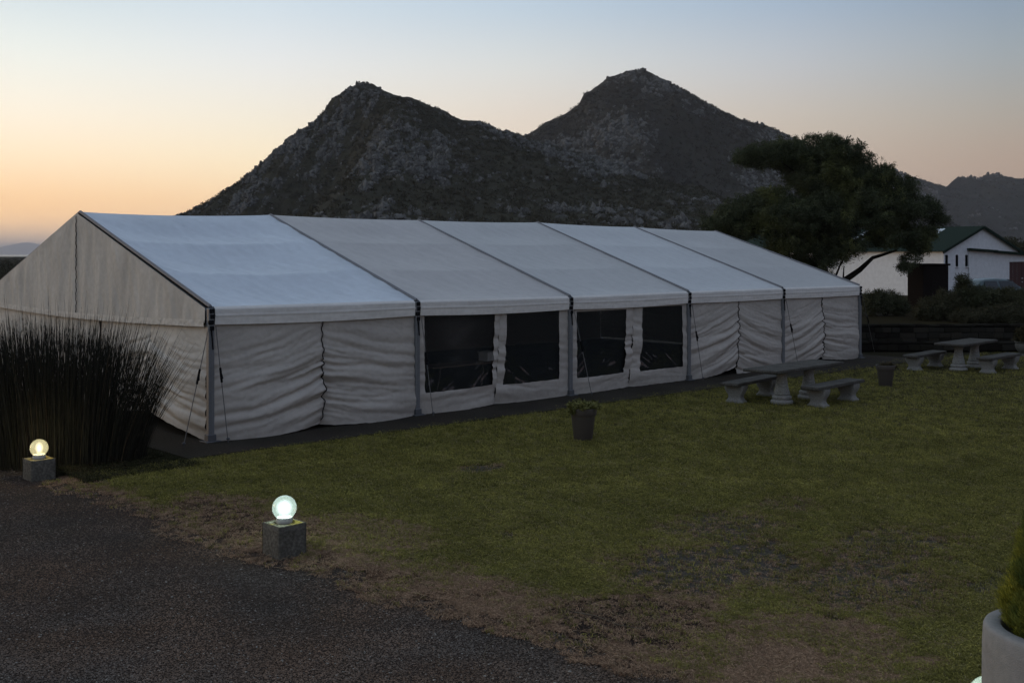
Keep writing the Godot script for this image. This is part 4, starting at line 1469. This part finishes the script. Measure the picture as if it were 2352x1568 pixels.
func pots() -> void:
	var prof := [Vector2(0.0, 0.0), Vector2(0.165, 0.0), Vector2(0.178, 0.012), Vector2(0.232, 0.47), Vector2(0.238, 0.478), Vector2(0.252, 0.49), Vector2(0.275, 0.615), Vector2(0.275, 0.632), Vector2(0.255, 0.632), Vector2(0.245, 0.55), Vector2(0.0, 0.55)]
	var leaf := leaf_ball(12, 9, 0.05, 0.06)
	for q in [[1.38, 20.62, "dark tapered flower pot with low leafy plants on the lawn by the windows", 1.0], [10.31, 29.35, "dark tapered flower pot between the two picnic tables", 0.95]]:
		var t := thing("flower_pot", q[2], "flower pot", on_ground(q[0], q[1]), 0.3, "dark flower pots on the lawn")
		var m := MB.new()
		var pr := []
		for p in prof:
			pr.append(p * q[3])
		m.lathe(pr, 40)
		part("pot", m, M.pot, t)
		var s := MB.new()
		s.col = Color(0.02, 0.016, 0.013)
		s.lathe([Vector2(0.243, 0.585), Vector2(0.1, 0.60), Vector2(0.0, 0.6)], 24)
		part("soil", s, M.ground, t)
		if q[3] == 1.0:
			leafy(t, [[-0.2, 0.67, 0.05, 0.12, 0.07], [-0.08, 0.66, 0.16, 0.12, 0.06], [0.1, 0.67, 0.14, 0.13, 0.06], [0.2, 0.65, 0.02, 0.11, 0.07], [0.0, 0.68, -0.1, 0.16, 0.07], [-0.25, 0.6, 0.1, 0.06, 0.08], [0.0, 0.64, 0.0, 0.2, 0.05]], leaf, Color(0.08, 0.085, 0.025), Color(0.24, 0.23, 0.09), 110)
			for k in 5:
				var st := MB.new()
				st.col = Color(0.03, 0.025, 0.018)
				var x := -0.2 + 0.1 * k
				st.tube(PackedVector3Array([Vector3(x, 0.6, -0.05), Vector3(x * 1.15, 0.74 + 0.03 * (k % 3), -0.05)]), PackedFloat32Array([0.006, 0.012]), 5, true)
				part("flower_stem", st, M.plain, t)
		else:
			leafy(t, [[0.1, 0.6, 0.0, 0.12, 0.07], [-0.06, 0.6, 0.05, 0.1, 0.05], [0.18, 0.56, 0.1, 0.08, 0.08]], leaf, Color(0.04, 0.035, 0.02), Color(0.10, 0.08, 0.05), 60)
	var u := thing("stone_urn", "pale stone urn of bushy plants at the right edge behind the benches", "urn", on_ground(18.55, 38.4))
	var m := MB.new()
	m.col = Color(0.2, 0.195, 0.18)
	m.lathe([Vector2(0.0, 0.0), Vector2(0.3, 0.0), Vector2(0.3, 0.08), Vector2(0.22, 0.1), Vector2(0.2, 0.14), Vector2(0.24, 0.17), Vector2(0.34, 0.32), Vector2(0.36, 0.44), Vector2(0.34, 0.5), Vector2(0.38, 0.53), Vector2(0.38, 0.56), Vector2(0.33, 0.56), Vector2(0.3, 0.5), Vector2(0.0, 0.5)], 32)
	part("bowl", m, M.concrete, u)
	leafy(u, [[-0.2, 0.72, 0.1, 0.26, 0.2], [0.2, 0.75, 0.0, 0.3, 0.22], [-0.05, 0.85, -0.1, 0.25, 0.2]], leaf_ball(13, 12, 0.07, 0.1), Color(0.03, 0.028, 0.016), Color(0.08, 0.065, 0.035), 110)


func lamps() -> void:
	var list := [
		[-7.56, 17.0, 0.305, "garden globe lamp glowing yellowish in front of the reed clump", Color(1.0, 0.92, 0.70), 0.138, Vector3(0.32, 1.0, 0.9)],
		[-2.716, 12.69, 0.37, "garden globe lamp glowing white on its concrete block at the drive's edge", Color(0.90, 1.0, 0.97), 0.144, Vector3(1.0, 1.0, 1.0)],
		[3.24, 7.2, 0.39, "garden globe lamp half hidden behind the round concrete planter", Color(0.90, 1.0, 0.92), 0.144, Vector3(1.0, 1.0, 1.0)],
	]
	for q in list:
		var t := thing("garden_lamp", q[3], "lamp", on_ground(q[0], q[1]), YAW + 0.02, "globe lamps on concrete blocks along the drive")
		var h: float = q[2]
		var r: float = q[5]
		var b := MB.new()
		b.grid(1, 1, func(_a, _b): return Vector3.ZERO)
		b = MB.new()
		# block: six faces with worn, slightly uneven edges
		for f in 5:
			b.grid(14, 14, func(a, c):
				var x = (a - 0.5) * 0.38
				var y = (c - 0.5) * 0.38
				var e := minf(minf(a, 1 - a), minf(c, 1 - c))
				var n := 0.19 - 0.012 * smoothstep(0.06, 0.0, e) + 0.002 * nf.get_noise_2d(x * 14.0 + f * 9.0, y * 14.0)
				var hy: float = (c - 0.0) * (h + 0.06) - 0.06
				if f == 4:
					return Vector3(x * 0.975, h - (0.19 - n), -y * 0.975)
				var o := Vector3(x, hy, n)
				return o.rotated(Vector3.UP, f * PI / 2), func(_a, c, p):
				var s := na.get_noise_3d(p.x * 5.0 + q[0], p.y * 5.0, p.z * 5.0) * 0.5 + 0.5
				var col := Color(0.13, 0.122, 0.105).lerp(Color(0.24, 0.225, 0.195), s)
				if f == 4:  # yellower patches on the top face, more to one side
					col = Color(0.16, 0.15, 0.11).lerp(Color(0.24, 0.19, 0.05), smoothstep(0.35, 0.75, s + 0.25 * signf(p.x) * 0.5))
				return col)
		part("block", b, M.concrete, t)
		var co := MB.new()
		co.col = Color(0.42, 0.42, 0.40)
		co.lathe([Vector2(0.092, 0.0), Vector2(0.095, 0.005), Vector2(0.095, 0.06), Vector2(0.09, 0.066), Vector2(0.085, 0.066), Vector2(0.085, 0.02), Vector2(0.0, 0.02)], 32, Vector3(0, h - 0.002, 0))
		part("collar", co, M.plain, t)
		# pressed glass globe with fine ribs
		var cy: float = h + 0.06 + sqrt(r * r - 0.085 * 0.085) * 0.98
		var prof := []
		var a0 := asin(0.085 / r)
		for k in 33:
			var a := lerpf(a0, PI, k / 32.0)
			prof.append(Vector2(sin(a) * r, -cos(a) * r))
		var gm := MB.new()
		gm.lathe(prof, 120, Vector3(0, cy, 0), 40, 0.006)
		var glass := StandardMaterial3D.new()
		glass.albedo_color = Color(0.42, 0.44, 0.42, 0.34)
		glass.transparency = BaseMaterial3D.TRANSPARENCY_ALPHA
		glass.roughness = 0.18
		glass.emission_enabled = true
		glass.emission = q[4]
		glass.emission_energy_multiplier = 0.3
		glass.cull_mode = BaseMaterial3D.CULL_DISABLED
		part("lamp_globe", gm, glass, t)
		# bulb, then added emitting shells that imitate its glow in the glass
		var w: Vector3 = q[6]
		for k in 5:
			var rr: float = [0.035, 0.056, 0.074, 0.090, 0.104][k] * r / 0.144
			var bm := MB.new()
			var bp := []
			for j in 17:
				var a := PI * j / 16.0
				bp.append(Vector2(sin(a) * rr, -cos(a) * rr * 0.98))
			bm.lathe(bp, 24, Vector3.ZERO)
			var em := StandardMaterial3D.new()
			var cc: Color = q[4]
			em.albedo_color = Color(0.02, 0.02, 0.02, [1.0, 0.6, 0.45, 0.32, 0.22][k])
			if k > 0:
				em.transparency = BaseMaterial3D.TRANSPARENCY_ALPHA
			em.emission_enabled = true
			em.emission = cc.lerp(Color.WHITE, 0.7 if k < 2 else 0.2)
			em.emission_energy_multiplier = [6.0, 3.0, 2.0, 1.4, 0.9][k]
			em.roughness = 0.6
			part("bulb" if k == 0 else "glow_shell", bm, em, t, Transform3D(Basis().scaled(Vector3(w.x if w.x == 1.0 else 0.55, 1.05, w.z)), Vector3(0, cy - 0.005, 0)))
		var l := OmniLight3D.new()
		l.name = "lamp_light"
		l.light_color = q[4]
		l.light_energy = 0.2
		l.omni_range = 12.0
		l.omni_attenuation = 2.0
		l.light_size = 0.05
		l.shadow_enabled = true
		l.position = Vector3(0, cy, 0)
		t.add_child(l, true)


func conifer_planter() -> void:
	var t := thing("concrete_planter", "large round concrete planter with a golden green conifer at the right", "planter", on_ground(3.335, 6.43))
	var m := MB.new()
	m.lathe([Vector2(0.40, 0.0), Vector2(0.455, 0.0), Vector2(0.458, 0.4), Vector2(0.452, 1.18), Vector2(0.446, 1.275), Vector2(0.437, 1.293), Vector2(0.425, 1.30), Vector2(0.355, 1.30), Vector2(0.345, 1.292), Vector2(0.338, 1.27), Vector2(0.335, 1.05)], 64)
	for k in m.c.size():
		var p := m.v[k]
		var s := na.get_noise_3d(p.x * 5.0, p.y * 5.0, p.z * 5.0) * 0.5 + 0.5
		m.c[k] = Color(0.255, 0.25, 0.24).lerp(Color(0.295, 0.29, 0.278), s)
	part("ring", m, M.cast, t)
	var so := MB.new()
	so.col = Color(0.014, 0.012, 0.01)
	so.lathe([Vector2(0.34, 1.12), Vector2(0.0, 1.15)], 32)
	part("soil", so, M.ground, t)
	# flat fan-like sprays of a golden cypress, standing in a flame shape
	var fan := MB.new()
	var g := RandomNumberGenerator.new()
	g.seed = 71
	for k in 46:
		var f := g.randf()
		var x := (g.randf() - 0.5) * 0.06 * (0.35 + f)
		var p := Vector3(x, f * 0.10, (g.randf() - 0.5) * 0.015)
		var d := Vector3(x * 8.0, 1.0, (g.randf() - 0.5) * 0.6).normalized()
		var q := 0.6 + 0.5 * f + 0.2 * g.randf()
		fan.col = Color(q, q, q * 0.9)
		var sd := Vector3(0.0022, 0, 0)
		fan.tri(p - sd, p + sd, p + d * 0.022)
	var tip := fan.mesh()
	var buf := PackedFloat32Array()
	for k in 12000:
		var h := pow(rng.randf(), 0.9)
		var a := rng.randf() * TAU
		var rad := 0.37 * pow(maxf(0.0, 1.0 - h), 0.62) * (0.55 + 0.45 * smoothstep(0.0, 0.22, h))
		rad *= 1.0 + 0.28 * na.get_noise_3d(cos(a) * 1.6, h * 3.6, sin(a) * 1.6) + 0.06 * sin(a * 5.0 + h * 9.0)
		var deep := pow(rng.randf(), 0.22)
		var p := Vector3(cos(a) * rad * deep, 1.14 + h * 1.0, sin(a) * rad * deep)
		var outw := Vector3(cos(a), 0, sin(a))
		var y := (Vector3.UP * 1.1 + outw * 0.55 + Vector3(rng.randfn(), rng.randfn(), rng.randfn()) * 0.16).normalized()
		var x := y.cross(outw.rotated(Vector3.UP, rng.randf_range(-1.2, 1.2))).normalized()
		var s := rng.randf_range(0.6, 1.1)
		var gold := clampf((deep - 0.72) * 4.0, 0.0, 1.0) * clampf(0.35 + 1.1 * na.get_noise_3d(p.x * 3.5, p.y * 3.5, p.z * 3.5 + 9.0) + 0.25 * h, 0.0, 1.0)
		var c := Color(0.075, 0.11, 0.035).lerp(Color(0.40, 0.37, 0.055), gold) * rng.randf_range(0.75, 1.2)
		put(buf, Basis(x * s, y * s, x.cross(y) * s), p, c)
	scatter("conifer_foliage", tip, M.leaf, buf, t)
	var tk := MB.new()
	tk.tube(PackedVector3Array([Vector3(0, 1.1, 0), Vector3(0.01, 1.7, 0)]), PackedFloat32Array([0.03, 0.012]), 8)
	part("trunk", tk, M.bark, t)


# ------------------------------------------------------------------ grass, gravel, litter
func grass_and_gravel() -> void:
	var g := RandomNumberGenerator.new()
	g.seed = 5
	# tuft of bent blades
	var tufts := []
	for kind in 2:
		var m := MB.new()
		for k in 9:
			var a := g.randf() * TAU
			var p := Vector3(g.randf_range(-0.035, 0.035), -0.005, g.randf_range(-0.035, 0.035))
			var d := Vector3(cos(a), 0, sin(a))
			var s := d.cross(Vector3.UP) * 0.0034
			var h := g.randf_range(0.02, 0.045)
			var l := g.randf_range(0.015, 0.05) * (1.0 if kind == 0 else 1.5)
			if kind == 1:
				h *= 0.55
			var q := 0.5 + 0.95 * g.randf()
			m.col = Color(q, q, q)
			m.tri(p - s, p + s, p + d * l * 0.4 + Vector3.UP * h)
			m.tri(p + d * l * 0.4 + Vector3.UP * h - s * 0.8, p + d * l * 0.4 + Vector3.UP * h + s * 0.8, p + d * l + Vector3.UP * h * 0.8)
		tufts.append(m.mesh())
	var green := PackedFloat32Array()
	var straw := PackedFloat32Array()
	var want := 420000
	for k in want:
		# denser near the eye: depth drawn so that tufts per picture area stay alike
		var d := 8.6 / pow(1.0 - 0.885 * rng.randf(), 0.8)
		var x := (rng.randf() - 0.5) * (d * 1.02 + 1.0)
		var q := uv_of(x, d)
		var e := q.x - drive_edge(q.y)
		if e < -0.35 or q.y > -1.25 or (e < 0.0 and rng.randf() < 0.75):
			continue
		if e < 0.6 and rng.randf() < 0.35 - 1.1 * na.get_noise_2d(q.x * 1.2, q.y * 1.2):
			continue
		if q.y > -1.38 - 0.022 * q.x and rng.randf() < 0.7:
			continue
		if Vector2(x + 2.716, d - 12.69).length() < 0.25:
			continue
		var p := patch(q.x, q.y)
		if rng.randf() < p.y * 0.88:
			continue
		var s := rng.randf_range(0.7, 1.3) * (1.0 + clampf((d - 12.0) / 22.0, 0.0, 0.9))
		var dry := rng.randf() < p.x * 0.85 + 0.20 * clampf((16.0 - d) / 6.0, 0.0, 1.0) * smoothstep(-0.35, 0.3, nb.get_noise_2d(q.x * 0.7 + 60.0, q.y * 0.7))
		var c: Color
		if dry:
			c = Color(0.17, 0.098, 0.062).lerp(Color(0.44, 0.29, 0.185), rng.randf())
		else:
			c = Color(0.11, 0.104, 0.029).lerp(Color(0.42, 0.365, 0.095), pow(rng.randf(), 1.5) * (0.55 + 0.45 * p.z)) * (0.88 + 0.22 * smoothstep(-0.3, 0.35, nb.get_noise_2d(q.x * 0.9, q.y * 0.9)))
			if rng.randf() < 0.07:
				c = Color(0.28, 0.23, 0.12)
		var b := Basis(Vector3.UP, rng.randf() * TAU).scaled(Vector3(s, s * rng.randf_range(0.6, 1.15), s))
		if dry:
			put(straw, b, Vector3(x, gu(q.x) - 0.004, -d), c)
		else:
			put(green, b, Vector3(x, gu(q.x) - 0.004, -d), c)
	var o := scatter("grass", tufts[0], M.leaf, green, self)
	o.set_meta("label", "short green grass of the lawn")
	var o2 := scatter("dry_grass", tufts[1], M.leaf, straw, self)
	o2.set_meta("label", "straw coloured dead grass along the drive")
	# weeds at the foot of the reeds and along the verge
	var weeds := PackedFloat32Array()
	for k in 9000:
		var u := rng.randf_range(-3.1, -1.15)
		var v := rng.randf_range(-1.9, 6.0)
		var c := Color(0.028, 0.03, 0.014).lerp(Color(0.09, 0.075, 0.045), pow(rng.randf(), 3.0))
		put(weeds, Basis(Vector3.UP, rng.randf() * TAU).scaled(Vector3.ONE * rng.randf_range(0.9, 2.2)), at_uv(u, v, -0.005), c)
	var o4 := scatter("verge_grass", tufts[0], M.leaf, weeds, self)
	o4.set_meta("label", "dark rough grass round the reeds")
	# stones of the drive
	var stones := PackedFloat32Array()
	for k in 260000:
		var d := 8.5 / pow(1.0 - 0.62 * rng.randf(), 0.9)
		var x := -d * 0.52 + rng.randf() * (d * 0.52 + 3.2)
		var q := uv_of(x, d)
		var fade := (q.x - drive_edge(q.y) + 0.25 + 0.9 * na.get_noise_2d(q.x * 0.8, q.y * 0.8)) / 1.1
		if rng.randf() < fade:
			continue
		var s := 0.004 + 0.006 * pow(rng.randf(), 2.5)
		if rng.randf() < 0.02:
			s *= 1.6
		var shade := rng.randf_range(0.55, 1.25)
		var c := Color(0.122, 0.104, 0.09).lerp(Color(0.165, 0.112, 0.08), clampf(rng.randf() * 0.5 + 0.9 * na.get_noise_2d(x * 0.45, d * 0.45) + 0.25, 0.0, 1.0)) * shade * (1.0 + 0.35 * nb.get_noise_2d(x * 0.6 + 30.0, d * 0.9))
		if rng.randf() < 0.025:
			c = Color(0.26, 0.24, 0.21)
		put(stones, Basis.from_euler(Vector3(rng.randf() * 3.0, rng.randf() * TAU, rng.randf())).scaled(Vector3(s * 1.3, s * 0.7, s)), Vector3(x, gu(q.x) - 0.012, -d), c)
	var o3 := scatter("gravel", rock_mesh(4), M.plain, stones, self)
	o3.set_meta("label", "loose dark stones of the drive")


func litter() -> void:
	var twigs := [
		[[0.62, 10.56], [0.82, 10.42], [1.02, 10.2], [1.25, 10.04], "long thin bare twig lying on the torn-up soil", 0.008],
		[[-0.16, 9.76], [-0.22, 9.62], [-0.25, 9.42], [-0.23, 9.24], "short curved twig lying on the gravel", 0.006],
	]
	for q in twigs:
		var m := MB.new()
		m.col = Color(0.10, 0.085, 0.065)
		var pts := PackedVector3Array()
		var rad := PackedFloat32Array()
		for k in 4:
			pts.append(on_ground(q[k][0], q[k][1], 0.018 + 0.012 * (k % 2)))
			rad.append(q[5] * (1.0 - 0.2 * k))
		m.tube(pts, rad, 6, true)
		var o := part("fallen_twig", m, M.plain, self)
		tag(o, q[4], "twig")
	# bits of dead grass stalk lying loose
	var m := MB.new()
	for k in 9000:
		var d := rng.randf_range(8.7, 15.5)
		var x := rng.randf_range(-0.42, 0.36) * d
		var q := uv_of(x, d)
		if q.x < drive_edge(q.y) - 0.4 or (patch(q.x, q.y).x < 0.55 and rng.randf() < 0.93):
			continue
		var a := rng.randf() * TAU
		var l := rng.randf_range(0.03, 0.11)
		var p := on_ground(x, d, 0.006)
		m.col = Color(0.30, 0.215, 0.14) * rng.randf_range(0.4, 1.3)
		m.tube(PackedVector3Array([p, p + Vector3(cos(a) * l * 0.5, 0.02 * rng.randf() + 0.012, sin(a) * l * 0.5), p + Vector3(cos(a + 0.15) * l, 0.006, sin(a + 0.15) * l)]), PackedFloat32Array([0.0026, 0.003, 0.0018]), 3)
	var o := part("straw", m, M.plain, self)
	o.set_meta("kind", "stuff")
	o.set_meta("label", "loose dead grass stalks on the bare patches")
